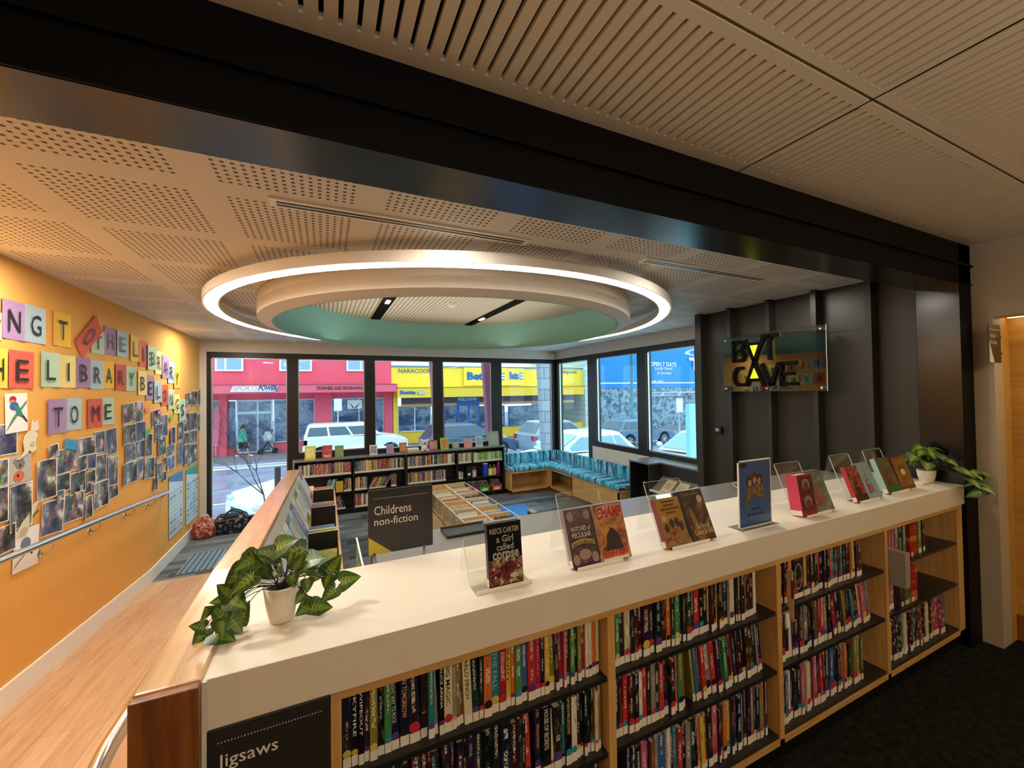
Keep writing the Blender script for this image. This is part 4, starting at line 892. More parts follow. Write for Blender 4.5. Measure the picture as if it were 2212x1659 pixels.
PH = [ # x0,y0,x1,y1 in the crop, tilt, where
(415,500,510,620,8,'small tilted print at the top corner of the large middle cluster'),(680,430,840,600,0,'wide print right below the letter O gap, top edge of the middle cluster'),(840,375,935,580,0,'tall print under the letter M, top of the middle cluster'),(940,350,1040,600,3,'tall print under the mint letter E, top of the middle cluster'),
(495,530,680,755,0,'large classroom print below the blue paper strip'),(310,630,490,1000,0,'very large print of children in blue, lowest outer edge of the middle cluster'),(690,600,775,740,5,'narrow print in the second row of the middle cluster'),(775,580,850,720,-3,'narrow bluish print in the second row of the middle cluster'),(850,585,945,830,0,'tall grey print in the second row of the middle cluster'),(950,600,1045,870,-3,'tall print curling at the far edge of the middle cluster'),
(490,760,620,930,0,'print beside the very large blue one in the middle cluster'),(620,740,760,940,0,'dark print at the heart of the middle cluster'),(765,730,845,870,4,'small pinkish print at the heart of the middle cluster'),(700,850,810,950,0,'small print above the bright window print in the middle cluster'),(815,830,955,1070,0,'bright window print low in the middle cluster'),(955,800,1050,990,4,'curled print at the lower far corner of the middle cluster'),
(350,1000,550,1310,-6,'large blue and red print just above the handrail'),(555,930,730,1190,-4,'white edged print hanging above the handrail with a dark crowd'),(735,960,810,1175,5,'narrow dark print tucked beside the white edged one above the handrail'),(490,910,560,1010,0,'small print peeking between two large ones above the handrail'),
(-60,310,150,600,0,'dark landscape print cut by the edge beside the kangaroo cutout'),(-60,630,55,880,0,'dark portrait print partly hidden below the landscape one'),(60,845,265,1265,0,'tall print of a child in a room below the koala picture'),(-80,880,50,1215,0,'dark print beside the tall child print'),(-60,1225,120,1480,0,'crowd print at the handrail next to the possum cutout'),
(1090,125,1200,310,3,'top print of the tall column nearest the letter E'),(1200,110,1278,305,0,'top print with yellow shapes beside the tall column'),(1095,315,1205,500,0,'second print of the tall column with a green shape'),(1205,290,1297,470,0,'second print beside the tall column'),(1115,480,1205,655,0,'third print of the tall column'),(1205,460,1285,620,-3,'third print beside the tall column with a blue shape'),(1285,400,1355,610,-4,'long print hanging under the green paper tag'),(1090,655,1215,855,0,'lowest print of the tall column above the handrail'),(1215,620,1280,805,3,'lowest print beside the tall column'),(1280,615,1370,805,-5,'dark print with three bright windows at the column foot'),
(1355,185,1435,335,4,'upper print of the zigzag column under the letter B'),(1445,225,1500,430,0,'upper long print of the zigzag column'),(1385,310,1450,465,0,'second print of the zigzag column'),(1405,430,1475,605,3,'middle print of the zigzag column'),(1515,340,1560,500,0,'narrow print below the letter O card'),(1495,500,1560,600,0,'pale print in the middle of the narrow strip'),(1490,600,1558,730,0,'lowest print of the narrow strip above the chart'),(1370,605,1405,700,5,'tiny print at the foot of the zigzag column'),(1450,615,1480,690,0,'tiny print left of the narrow strip'),(1395,660,1450,820,0,'lower print of the zigzag column'),(1450,740,1483,825,0,'tiny lowest print of the zigzag column'),(1365,790,1405,910,-8,'tiny bluish print closest to the handrail end'),
(1660,30,1710,150,3,'first print of the top group beside the window corner'),(1710,15,1760,150,0,'second print of the top group beside the window corner'),(1755,5,1788,150,0,'third print of the top group touching the white wall'),(1645,215,1695,385,0,'first print of the corner block upper row'),(1695,210,1758,370,0,'second print of the corner block upper row with blue top'),(1760,220,1795,380,0,'third print of the corner block upper row at the wall edge'),(1590,290,1640,460,0,'outer print of the corner block under the letter G'),(1640,390,1690,495,0,'first print of the corner block middle row'),(1690,375,1735,490,0,'second print of the corner block middle row'),(1735,370,1762,490,0,'third print of the corner block middle row'),(1585,465,1640,680,0,'first long print of the corner block lowest row'),(1640,495,1690,685,0,'second long print of the corner block lowest row'),(1690,490,1762,670,0,'wide bright print ending the corner block lowest row')]
def wallrect(x0, y0, x1, y1, f=f3):
    (ya, _), (yb, _) = wq(*f(x0, (y0+y1)/2)), wq(*f(x1, (y0+y1)/2)); cx = (x0+x1)/2
    zt = wq(*f(cx, y0))[1]; zb = wq(*f(cx, y1))[1]; return (ya+yb)/2, (zt+zb)/2, yb-ya, (zt-zb)*.97
for i, (x0, y0, x1, y1, rt, lab) in enumerate(PH):
    yc, zc, w, h = wallrect(x0, y0, x1, y1)
    lab = lab.replace('left of', 'before')
    e = empty('photo_print', (XO+.002+.0011*(i % 5), yc, zc), 'photo, ' + lab, 'photograph', 'photo prints pinned to the orange wall'); e.rotation_euler = (R(rt), 0, 0)
    m = MB(); m2 = MB(); b = min(.006, w*.05); n = 5; cu = rl.uniform(.002, .012)
    F = lambda t: .001+cu*(2*t-1)**2
    for k in range(n):
        s, t = k/n, (k+1)/n; m.poly([(F(s), -w/2+w*s, -h/2), (F(t), -w/2+w*t, -h/2), (F(t), -w/2+w*t, h/2), (F(s), -w/2+w*s, h/2)])
        s2, t2 = b/w+(1-2*b/w)*s, b/w+(1-2*b/w)*t
        m2.poly([(F(s2)+.0006, -w/2+w*s2, -h/2+b), (F(t2)+.0006, -w/2+w*t2, -h/2+b), (F(t2)+.0006, -w/2+w*t2, h/2-b), (F(s2)+.0006, -w/2+w*s2, h/2-b)])
    m.build('paper', M_paper, e); m2.build('print', M_photo, e)
def note(name, col, rc, lab, rt=0):
    yc, zc, w, h = wallrect(*rc); o = MB().box(.012, .0135, -w/2, w/2, -h/2, h/2).build(name, mat('note_'+col, col, .7), M=Matrix.Translation((XO, yc, zc)) @ Matrix.Rotation(R(rt), 4, 'X'))
    return tag(o, lab, 'paper note')
note('paper_strip', '3a9bc4', (565,455,680,545), 'blue paper strip above the large classroom print', -12)
note('paper_tag', '55c04a', (1293,360,1342,402), 'bright green paper tag above the long hanging print', 4)
note('paper_tag', 'e58aa0', (1290,165,1328,203), 'pink paper tag between the tall column and the zigzag column')
note('paper_tag', 'e58aa0', (1405,195,1440,225), 'pink paper tag on top of the zigzag column')
note('paper_tag', '6cc04a', (1512,232,1545,272), 'small green leaf shaped tag under the letter L card', 20)
note('paper_tag', 'e79a90', (1655,160,1700,195), 'pale pink tag below the top group by the window corner', 15)
# pictures
def art(name, rc, lab, col='efeae0', rt=0):
    yc, zc, w, h = wallrect(*rc); e = empty(name, (XO+.007, yc, zc), lab, 'picture'); e.rotation_euler = (R(rt), 0, 0)
    B('sheet', mat('sheet_'+col, col, .75), (.0, .001, -w/2, w/2, -h/2, h/2), e); return e, w, h
def shp(e, name, col, pts, w, h, x=.0016): MB().poly([(x, -w/2+w*u, -h/2+h*v) for u, v in pts]).build(name, mat('paint_'+col, col, .7), e)
def ov(cu, cv, ru, rv, n=14): return [(cu+ru*math.cos(2*math.pi*k/n), cv+rv*math.sin(2*math.pi*k/n)) for k in range(n)]
e, w, h = art('parrot_picture', (38,35,238,395), 'white paper with a painted red, blue and green parrot', rt=2)
shp(e, 'branch', '5f8a72', [(.0, .05), (.12, .12), (.95, .72), (.98, .82), (.85, .74), (.3, .38)], w, h); shp(e, 'parrot_head', 'b0202a', ov(.33, .85, .16, .09), w, h, .002); shp(e, 'parrot_cheek', 'e08a40', ov(.3, .79, .13, .05), w, h, .0023); shp(e, 'parrot_breast', '3a5fb0', ov(.38, .68, .2, .11), w, h, .0026); shp(e, 'parrot_wing', '2a8a74', [(.35, .7), (.6, .66), (.8, .4), (.7, .38), (.5, .45)], w, h, .003); shp(e, 'parrot_tail', '2c2620', [(.68, .42), (.8, .42), (.98, .25), (.94, .23)], w, h, .0033)
e, w, h = art('bird_picture', (110,1245,340,1615), 'white paper with a painted grey bird below the handrail', rt=-4)
shp(e, 'bird_body', '6f7f8c', ov(.45, .62, .2, .16), w, h); shp(e, 'bird_tail', '3a302a', [(.55, .5), (.7, .3), (.75, .32), (.62, .55)], w, h, .002); shp(e, 'branch', '8a8f80', [(.0, .1), (.1, .2), (.6, .5), (.58, .44)], w, h, .0023)
e, w, h = art('koala_picture', (58,590,275,848), 'grey paper with a drawn koala holding an orange flower', 'b9b6a2')
shp(e, 'koala_head', '857a70', ov(.5, .68, .2, .2), w, h); shp(e, 'koala_nose', '3a3030', ov(.5, .62, .05, .07), w, h, .002); shp(e, 'koala_ears', '8d857c', ov(.3, .8, .1, .1), w, h, .0022); shp(e, 'orange_flower', 'd9683c', ov(.45, .25, .22, .2), w, h, .0024); shp(e, 'koala_eye', '20181a', ov(.4, .28, .05, .06), w, h, .0028)
def cutout(name, rc, lab, polys):
    yc, zc, w, h = wallrect(*rc); e = empty(name, (XO+.012, yc, zc), lab, 'paper cutout')
    for nm, col, pts, x in polys: MB().prism([(-w/2+w*u, -h/2+h*v) for u, v in pts], x, x+.0015, 'x').build(nm, mat('paint_'+col, col, .75), e)
cutout('kangaroo_cutout', (125,278,330,625), 'cream paper kangaroo cutout beside the dark landscape photo', [
 ('body', 'e6dcc0', [(.0, .02), (.2, .04), (.35, .2), (.3, .45), (.38, .62), (.6, .72), (.78, .74), (.95, .6), (.85, .4), (.9, .2), (.72, .12), (.55, .2), (.5, .12), (.35, .08), (.15, 0)], 0),
 ('head', 'ead9c4', [(.62, .72), (.66, .9), (.72, 1.0), (.8, .88), (.92, 1.0), (.98, .84), (1.0, .74), (.8, .68)], .001), ('pouch', 'cdbf98', ov(.68, .36, .1, .06), .003)])
cutout('possum_cutout', (110,1030,330,1310), 'pale paper possum cutout hanging over the handrail', [
 ('body', 'd9cfb0', [(.1, .05), (.35, .0), (.55, .15), (.6, .4), (.85, .7), (.98, .98), (.8, .95), (.55, .6), (.3, .45), (.15, .25)], 0), ('head', 'bfae8e', ov(.35, .15, .17, .13), .001), ('leaf', '5e6f30', [(.7, .45), (1.0, .6), (.95, .68), (.72, .55)], .001)])
# charts by the corner
for rc, nm, lab, c1, rt in (((1512,748,1635,1305), 'wall_chart', 'tall chart with a purple blue heading near the handrail end', '3f6fb0', 0), ((1667,690,1772,1185), 'wall_chart', 'tall chart with a teal heading beside the white wall corner', '2a9a90', 0)):
    yc, zc, w, h = wallrect(*rc); e = empty(nm, (XO+.002, yc, zc), lab, 'poster')
    B('backing', M_ink, (0, .003, -w/2-.004, w/2+.002, -h/2-.006, h/2), e); B('sheet', mat('chart_sheet', 'd3e2e8', .4), (.003, .004, -w/2, w/2, -h/2, h/2), e)
    MB().prism([(-w/2, h/2-.002), (w/2, h/2-.002), (w/2, h*.30), (-w/2, h*.42)], .004, .0048, 'x').build('heading', mat('chart_'+c1, c1, .4), e)
    m = MB(); m2 = MB(); rr = random.Random(len(c1)+int(w*1000))
    for i in range(4):
        for j in range(9):
            y = -w/2+w*(.06+.235*i); z = h*.24-j*h*.078; (m if rr.random() < .6 else m2).box(.004, .0046, y, y+w*.19, z-h*.055, z)
    tag(m.build('chart_pictures', art_mat('chart', ['3a6fa8', '6fae9a', 'cfe3e6', 'b98ac0', '8fbf6a'], 60), e), kind='stuff'); m2.build('chart_text_blocks', mat('chart_text', '8fa9b8', .5), e)
# bags in the corner
g1 = empty('floral_bag', (-1.47, 6.68, ZF), 'round red flowered bag slumped against the orange wall', 'bag')
n = NT('red_floral_cloth', .8); M_rf = n.done(n.mix(n.ramp(n.noise(n.obj(), 26, 3), [(.45, (0, 0, 0, 1)), (.52, (1, 1, 1, 1))]), '8a2018', n.ramp(n.noise(n.obj(), 12, 2), [(.4, 'e0a090'), (.6, 'b0523c')])))
n = NT('dark_floral_cloth', .8); M_df = n.done(n.mix(n.ramp(n.noise(n.obj(), 22, 3), [(.55, (0, 0, 0, 1)), (.6, (1, 1, 1, 1))]), '15141f', n.ramp(n.noise(n.obj(), 9, 2), [(.35, 'b8b0a0'), (.5, '8a7890'), (.65, '5a7a9a')])))
gb = MB().lathe([(.001, 0), (.13, .0), (.175, .05), (.19, .14), (.165, .24), (.1, .31), (.03, .33), (.001, .33)], n=26).build('bag_body', M_rf, g1, True)
MB().tube([(-.05, 0, .32), (-.02, -.02, .36), (.05, -.01, .37), (.08, .0, .31)], .014, 8).build('bag_tie', mat('cream_cloth', 'd9c9a8', .8), g1, True)
MB().ball((.13, -.1, .2), .055, .7, .6, 1.2).ball((.12, -.12, .08), .04, .6, .6, 1.3).build('toy_arm', mat('tan_plush', 'c99a78', .9), g1, True)
g1.scale = (.72, .72, .8)
g2 = empty('handled_bag', (-1.19, 6.76, ZF), 'dark floral zip bag with handles beside the red bag', 'bag')
b = MB().box(-.21, .25, -.13, .13, 0, .27).build('bag_body', M_df, g2); bv = b.modifiers.new('bevel', 'BEVEL'); bv.width = .05; bv.segments = 4; b.data.polygons.foreach_set('use_smooth', [True]*6)
MB().box(-.17, .22, -.1, .1, .262, .275).build('top_flap', mat('navy_cloth', '1c2438', .8), g2, bev=.008)
for y in (-.06, .05): MB().tube(bez((-.08, y, .27), (.03, y+.01, .40), (.2, y, .27), 10), .009, 8).build('handle', mat('navy_cloth', '1c2438', .8), g2, True)
MB().tube([(-.2, -.132, .21), (.0, -.134, .225), (.23, -.132, .235)], .004, 6).build('zip_trim', mat('brass_trim', 'a89a4c', .4, .5), g2)

g2.scale = (.78, .85, .9)
# ======================= READING AREA FURNITURE =======================
# window bookcases: two units of two bays, y 6.885 .. 7.13
YS = 6.885; ZS = .632
XS = [-.42, .415, 1.232, 2.117, 3.025]
for u, (a, b, c, lab) in enumerate(((XS[0], XS[1], XS[2], 'low charcoal bookcase under the windows nearer the ramp'), (XS[2], XS[3], XS[4], 'low charcoal bookcase under the windows next to the cushioned bench'))):
    e = empty('window_bookcase', ((a+c)/2, 7, ZF), lab, 'bookcase', 'charcoal bookcases under the street windows'); T = Matrix.Translation((-(a+c)/2, -7, -ZF))
    MB().box(a, c, YS, 7.13, ZS-.02, ZS).build('top_board', M_greytop, e, M=T); MB().box(a, c, 7.11, 7.13, ZF, ZS-.02).build('back_panel', M_char, e, M=T)
    for x in (a, b-.01, c-.02): MB().box(x, x+.02, YS, 7.12, ZF, ZS-.02).build('upright', M_black, e, M=T)
    for z in (.375, .105, -.165): MB().box(a+.02, c-.02, YS+.005, 7.11, z-.018, z).build('shelf', M_black, e, M=T)
    MB().box(a+.02, c-.02, YS+.03, YS+.045, ZF, -.183).build('kick_board', M_blk, e, M=T)
    MB().box(a, c, YS-.0015, YS, ZS-.004, ZS+.0005).build('top_edge', M_alu, e, M=T)
rnd = random.Random(77)
WB = ['window bay nearest the ramp', 'second window bay', 'third window bay', 'window bay beside the bench']
WR = ['top shelf', 'middle shelf', 'lowest shelf']; WZ = [.375, .105, -.165]
wc = {}
LIGHTS = BRI+[('tan', 'b98a5a'), ('mauve', '9a7a90'), ('sand', 'cdb684'), ('rust', '9a4a2c')]
def wfill(bi, ri, x0, x1, h, wm=.02, cols=None, lean=0, dk=.15):
    x = x0; k = wc.get((bi, ri), 0); z = WZ[ri]
    while x < x1:
        w = max(.011, rnd.gauss(wm, .005)); k += 1
        cn, cc = rnd.choice(cols) if cols else (rnd.choice(DARKS) if rnd.random() < dk else rnd.choice(LIGHTS))
        if x+w > x1: break
        FARB.append((x, w, h*rnd.uniform(.94, 1.04), .14, YS+.012+rnd.uniform(0, .006), z, cc, lean))
        x += w+.0006 if not lean else w/math.cos(lean)+.001
    wc[(bi, ri)] = k
GR = [('lime green', '86b83c'), ('green', '4f9a3c'), ('yellow green', 'b8b848'), ('white', 'e2ddd0'), ('olive', '8a8a3c')]
wfill(0, 0, -.36, .395, .19); wfill(1, 0, .43, 1.205, .19); wfill(2, 0, 1.26, 2.095, .19); wfill(3, 0, 2.145, 2.42, .18, .019, [('white', 'e2ddd0'), ('pink', 'c98a92'), ('crimson', 'a3404b'), ('lime green', '86b83c')]); wfill(3, 0, 2.43, 2.995, .165, .018, GR)
wfill(0, 1, .0, .14, .21, .016, [('blue', '3a5f92'), ('teal', '4a8088'), ('cream', 'd9cda6')], .22); wfill(0, 1, .27, .39, .2, .011, dk=.5)
wfill(1, 1, .43, .62, .2, .015); wfill(1, 1, .64, .90, .2, .017, None, .5); wfill(1, 1, .99, 1.09, .2, .018, [('crimson', '8e2f34'), ('brown', '7a4c30')])
wfill(2, 1, 1.26, 1.93, .19, .018); wfill(3, 1, 2.15, 2.24, .12, .017, [('cream', 'd9cda6'), ('grey', '8b8784')])
wfill(0, 2, .12, .30, .2, .015, None, -.3); wfill(1, 2, .43, .95, .2, .018, [('crimson', '8e2f34'), ('white', 'e2ddd0'), ('brown', '7a4c30'), ('tan', 'b98a5a')])
def item(name, x, y, z, w, d, h, col, lab, cat, rough=.5): o = B(name, mat('item_'+col, col, rough), (x, x+w, y, y+d, z, z+h), bev=.002); return tag(o, lab, cat)
o = item('picture_book', .155, YS+.01, .105, .105, .02, .17, 'c9a83a', 'yellow picture book facing out on the middle shelf nearest the ramp', 'book')
# misc on the last bay
o = item('magazine_file', 2.30, YS+.02, .105, .09, .1, .2, '1a191b', 'black file box with a white label, middle shelf beside the bench', 'file box'); B('file_label', M_paper, (2.32, 2.37, YS+.0185, YS+.02, .15, .19), o)
for x, c, c2, lab in ((2.41, 'c98f7a', 'e0cdb8', 'small cream and pink hanging bag in the window bay beside the bench'), (2.72, 'd9d24a', 'e8eec0', 'small yellow green hanging bag in the window bay beside the bench'), (2.80, 'c9b85a', 'd9a08a', 'small tan hanging bag in the window bay beside the bench')):
    e = empty('hanging_bag', (x, YS+.03, .105), lab, 'bag', 'small hanging bags beside the bench'); B('pouch', mat('item_'+c, c, .5), (0, .075, 0, .03, 0, .13), e, bev=.004); B('pouch_print', mat('item_'+c2, c2, .5), (.012, .063, -.001, .0, .02, .1), e)
    MB().tube(bez((.015, .015, .13), (.037, .015, .26), (.06, .015, .13), 8), .003, 6).build('loop', mat('item_'+c, c, .5), e)
o = item('blue_canister', 2.62, YS+.02, .105, .08, .08, .22, '2740b8', 'tall blue canister with a pale lid beside the bench', 'canister'); B('lid', M_paper, (2.62, 2.70, YS+.02, YS+.10, .325, .342), o)
e = MB().lathe([(.001, 0), (.032, 0), (.034, .02), (.034, .2), (.026, .23), (.015, .245), (.001, .25)], (2.93, YS+.07, .105), 18).build('water_bottle', mat('purple_plastic', '8a1f86', .3), smooth=True); tag(e, 'tall purple bottle on the middle shelf next to the bench', 'bottle')
for x, c, nm in ((2.33, 'c01f4a', 'crimson'), (2.525, '3fae2c', 'green'), (2.765, 'e8602c', 'orange')):
    e = empty('book_tub', (x, YS-.02, -.165), '%s plastic tub of thin books on the lowest shelf by the bench' % nm, 'tub', 'plastic tubs on the lowest shelf'); mm = mat('tub_'+nm, c, .4)
    MB().box(0, .2, 0, .006, 0, .095).box(0, .2, .18, .186, 0, .13).prism([(0, 0), (.186, 0), (.186, .13), (0, .1)], 0, .006, 'x').prism([(0, 0), (.186, 0), (.186, .13), (0, .1)], .194, .2, 'x').box(0, .2, 0, .186, 0, .006).build('tub_body', mm, e)
    B('tub_label', M_paper, (.05, .15, -.0015, -.0003, .02, .06), e)
    for k in range(7):
        cn, cc = rnd.choice(LIGHTS+DARKS); o = MB().box(0, .16, 0, .007, 0, .17).build('thin_book', M_cover, M=Matrix.Translation((x+.02, YS+.005+k*.022, -.155)) @ Matrix.Rotation(R(-14+rnd.uniform(-4, 2)), 4, 'X')); obcol(o, cc)
        tag(o, '%s thin book, %s from the front in the %s tub' % (cn, ordinal(k+1), nm), 'book', 'thin books in the %s tub' % nm)
# things on top of the window bookcases
def face_book(px, py0, w, h, col, key, cols, lab, lean=14, y=6.98, spine=False):
    p = onY(px, py0, y); M = Matrix.Translation((p.x-w/2, y, ZS+.001)) @ Matrix.Rotation(-R(lean), 4, 'X')
    r = bpy.data.objects.new('display_book', None); COL.objects.link(r); r.matrix_world = M; tag(r, lab, 'book', 'books standing on the window bookcases')
    MB().box(0, w, 0, .015, 0, h).build('cover', mat('cover_'+col, col, .4), r)
    m = MB().poly([(w*.12, -.001, h*.15), (w*.88, -.001, h*.15), (w*.88, -.001, h*.85), (w*.12, -.001, h*.85)]); m.build('cover_picture', art_mat(key, cols, 45), r); return r
face_book(670, 985, .15, .21, 'e0c83a', 'tb1', ['e8d84a', 'f0e8a0', 'b8982a'], 'yellow book tilted on the window bookcase by the ramp', 12)
r = face_book(707, 985, .145, .205, 'c22c28', 'tb2', ['c22c28', 'b02420', 'e0c8b8'], 'red book with the word pig on the window bookcase', 10)
words_(r, [('PIG', .03, .018, .085, .035, 'f2e6dc', dict(b=.03))], .002)
face_book(733, 980, .13, .19, '5f9a78', 'tb3', ['4f8a68', '8a9a5a', 'c0b070'], 'green book with a wreath picture on the window bookcase', 10)
face_book(807, 975, .12, .165, 'e6dccb', 'tb4', ['e6dccb', '8a9a90', '3a3a3a'], 'cream book with small figures beside the window mullion', 10)
face_book(843, 970, .12, .165, '6fa8d0', 'tb5', ['5a90c8', 'c87a90', 'd8a8b0'], 'blue and pink book on the window bookcase', 10)
face_book(871, 970, .12, .17, 'b05a4c', 'tb6', ['8a5a6a', 'b87a4a', 'd8a860', '7a2c20'], 'red and amber book before the koala toy', 10)
face_book(936, 965, .16, .18, 'b8483c', 'tb7', ['b02c28', 'c8a898', '5a2a24'], 'red and brown patterned book beside the koala toy', 10)
face_book(961, 962, .15, .21, '9ac03a', 'tb8', ['8ab83a', 'c86a4a', 'e0d050'], 'lime green book on the window bookcase by the mullion', 10)
face_book(985, 960, .13, .14, '7a9a84', 'tb9', ['6a8a74', 'a8b8a0', '4a6a50'], 'grey green square book on the window bookcase', 12)
face_book(1012, 958, .155, .165, 'd99a94', 'tb10', ['e0a8a0', 'd08a84', 'f0d8d0'], 'salmon pink book on the window bookcase', 10)
face_book(1036, 955, .14, .2, 'bcd0cc', 'tb11', ['c8dcd8', '8aa0a0', 'd8c8a0'], 'pale blue book with a small figure near the bench end', 10)
face_book(1067, 950, .21, .27, '8fa08c', 'tb12', ['7f907c', 'a8b8a0', '6a7a68'], 'large sage green book at the bench end of the window bookcase', 8)
o = item('book_stack', 1.27, 6.93, ZS, .2, .14, .04, 'c8b878', 'short stack of cream spined books before the koala toy', 'book stack'); B('upper_book', mat('item_e0d8c0', 'e0d8c0', .6), (1.28, 1.46, 6.935, 7.06, ZS+.04, ZS+.065), o)
k = empty('koala_toy', (1.56, 6.97, ZS), 'white plush koala sitting on the window bookcase', 'soft toy'); wp = mat('white_plush', 'e0dcd6', .95, nz=.08, nscale=90); kk = mat('black_nose', '101010', .4)
MB().ball((0, 0, .06), .055, 1, .9, 1.15).ball((0, -.01, .15), .048, 1.1, 1, .95).ball((-.05, -.06, .025), .025, 1, 1.6, .8).ball((.05, -.06, .025), .025, 1, 1.6, .8).build('body', wp, k, True)
for s in (-1, 1): MB().ball((s*.055, 0, .185), .028, 1, .6, 1).build('ear', wp, k, True)
MB().ball((0, -.058, .15), .014, .8, .8, 1.3).build('nose', kk, k, True); MB().ball((-.02, -.052, .168), .005).ball((.02, -.052, .168), .005).build('eye', kk, k, True)
# cushioned corner bench
bn = empty('corner_bench', (3.9, 6.2, ZF), 'L-shaped oak bench with open cubbies in the window corner', 'bench'); T = Matrix.Translation((-3.9, -6.2, -ZF)); zb = .165
def BB(nm, m, d, **k): return MB().box(*d).build(nm, m, bn, M=T, **k)
FX, FY = 3.87, 6.69
BB('plinth', M_endw, (3.10, 4.28, FY+.04, 7.1, ZF, ZF+.06)); BB('plinth', M_endw, (FX+.04, 4.28, 4.73, FY+.04, ZF, ZF+.06))
BB('seat_board', M_oak, (3.05, 4.30, FY, 7.13, zb-.025, zb)); BB('seat_board', M_oak, (FX, 4.30, 4.70, FY, zb-.025, zb))
BB('base_board', M_oak, (3.05, 4.30, FY, 7.13, ZF+.06, ZF+.085)); BB('base_board', M_oak, (FX, 4.30, 4.70, FY, ZF+.06, ZF+.085))
for x in (3.05, 3.845): BB('end_panel', M_oak, (x, x+.035, FY, 7.13, ZF+.06, zb-.02))
BB('cubby_back', M_oak, (3.08, 3.85, 7.08, 7.1, ZF+.08, zb-.02)); BB('cubby_back', M_oak, (4.26, 4.28, 5.9, FY, ZF+.08, zb-.02))
BB('front_panel', M_oak, (FX, FX+.02, 4.70, 5.93, ZF+.06, zb-.02)); BB('end_panel', M_oak, (FX, 4.3, 4.70, 4.72, ZF+.06, zb-.02)); BB('end_panel', M_oak, (FX, 4.3, 5.91, 5.93, ZF+.06, zb-.02)); BB('end_panel', M_oak, (FX, FX+.035, FY-.035, FY, ZF+.06, zb-.02))
def cushion(L, D, Hh, loc, rz, lab, nm='seat_cushion'):
    m = MB().box(-L/2, L/2, 0, D, 0, Hh).build(nm, M_fabric, M=Matrix.Translation(loc) @ Matrix.Rotation(rz, 4, 'Z')); b = m.modifiers.new('bevel', 'BEVEL'); b.width = min(D, Hh)*.35; b.segments = 4; m.data.polygons.foreach_set('use_smooth', [True]*6)
    return tag(m, lab, 'cushion', 'blue striped bench cushions')
cushion(1.25, .40, .085, (3.675, FY-.005, zb), 0, 'blue striped seat cushion along the street windows')
cushion(1.99, .37, .085, (FX-.005, FY-1.0, zb), R(-90), 'blue striped seat cushion along the side windows')
cushion(1.25, .07, .225, (3.675, 7.06, zb+.06), 0, 'blue striped back cushion under the low corner window', 'back_cushion')
cushion(2.28, .07, .225, (4.235, 5.86, zb+.06), R(-90), 'blue striped back cushion under the side windows', 'back_cushion')
# charcoal cabinet by the panelled wall
cb = empty('charcoal_cabinet', (4.0, 4, ZF), 'charcoal display cabinet with a stepped top beside the panelled wall', 'cabinet'); T = Matrix.Translation((-4, -4, -ZF)); zc_ = .68
MB().prism([(3.82, 4.41), (3.82, 4.02), (4.02, 4.02), (4.02, 3.13), (4.305, 3.13), (4.305, 4.41)], zc_-.02, zc_, 'z').build('top_board', M_greytop, cb, M=T)
MB().box(3.83, 4.3, 4.385, 4.405, ZF, zc_-.02).build('side_panel', M_black, cb, M=T); MB().box(3.83, 4.3, 4.03, 4.05, ZF, zc_-.02).build('side_panel', M_char, cb, M=T); MB().box(4.26, 4.30, 3.13, 4.4, ZF, zc_-.02).build('back_panel', M_char, cb, M=T)
MB().box(4.03, 4.05, 3.13, 4.02, .42, zc_-.02).build('front_rail', M_char, cb, M=T)
MB().box(3.86, 4.26, 3.13, 4.02, ZF, .30).build('lower_cabinet', M_char, cb, M=T)
sl_ = MB().prism([(3.82, .33), (4.03, .49), (4.03, .505), (3.82, .345)], 3.2, 4.0, 'y').build('sloping_shelf', M_greytop, cb, M=T); MB().box(3.80, 3.82, 3.2, 4.0, .335, .36).build('shelf_lip', M_paper, cb, M=T)
for i, (y, c, nm) in enumerate(((3.86, 'd8c49a', 'cream'), (3.66, 'd4bfa0', 'tan'), (3.44, '9ccfae', 'mint green'))):
    M = Matrix.Translation((3.83, y, .362)) @ Matrix.Rotation(R(-90), 4, 'Z') @ Matrix.Rotation(-R(50), 4, 'X')
    r = bpy.data.objects.new('display_book', None); COL.objects.link(r); r.matrix_world = M; tag(r, '%s picture book lying on the sloping shelf of the charcoal cabinet' % nm, 'book', 'picture books on the sloping shelf')
    MB().box(0, .15, 0, .018, 0, .2).build('cover', mat('cover_'+c, c, .5), r); MB().poly([(.03, -.001, .05), (.12, -.001, .05), (.12, -.001, .15), (.03, -.001, .15)]).build('cover_picture', art_mat('sl%d' % i, [c, 'a8a07a', c], 40), r)
# two rounded stools seen behind the counter edge
for px, py, lab in ((1378, 1083, 'brown rounded stool top beside the charcoal cabinet, nearer the bench'), (1404, 1077, 'brown rounded stool top right against the charcoal cabinet')):
    p = onZ(px, py, .18); s = empty('round_stool', (p.x, p.y, ZF), lab, 'stool', 'brown rounded stools'); MB().lathe([(.001, .30), (.13, .30), (.15, .33), (.15, .38), (.12, .41), (.001, .42)], n=24).build('seat', mat('brown_vinyl', '5f4f42', .5), s, True); MB().cyl((0, 0, 0), .03, .3, n=14).cyl((0, 0, 0), .12, .015, n=24).build('pedestal', M_blk, s)
# blue mat
mt = tag(B('floor_mat', mat('bright_blue_vinyl', '2f86d8', .5), (2.30, 3.0, 4.6, 6.1, ZF, ZF+.012), bev=.004), 'bright blue mat on the carpet beyond the browser bins', 'mat')
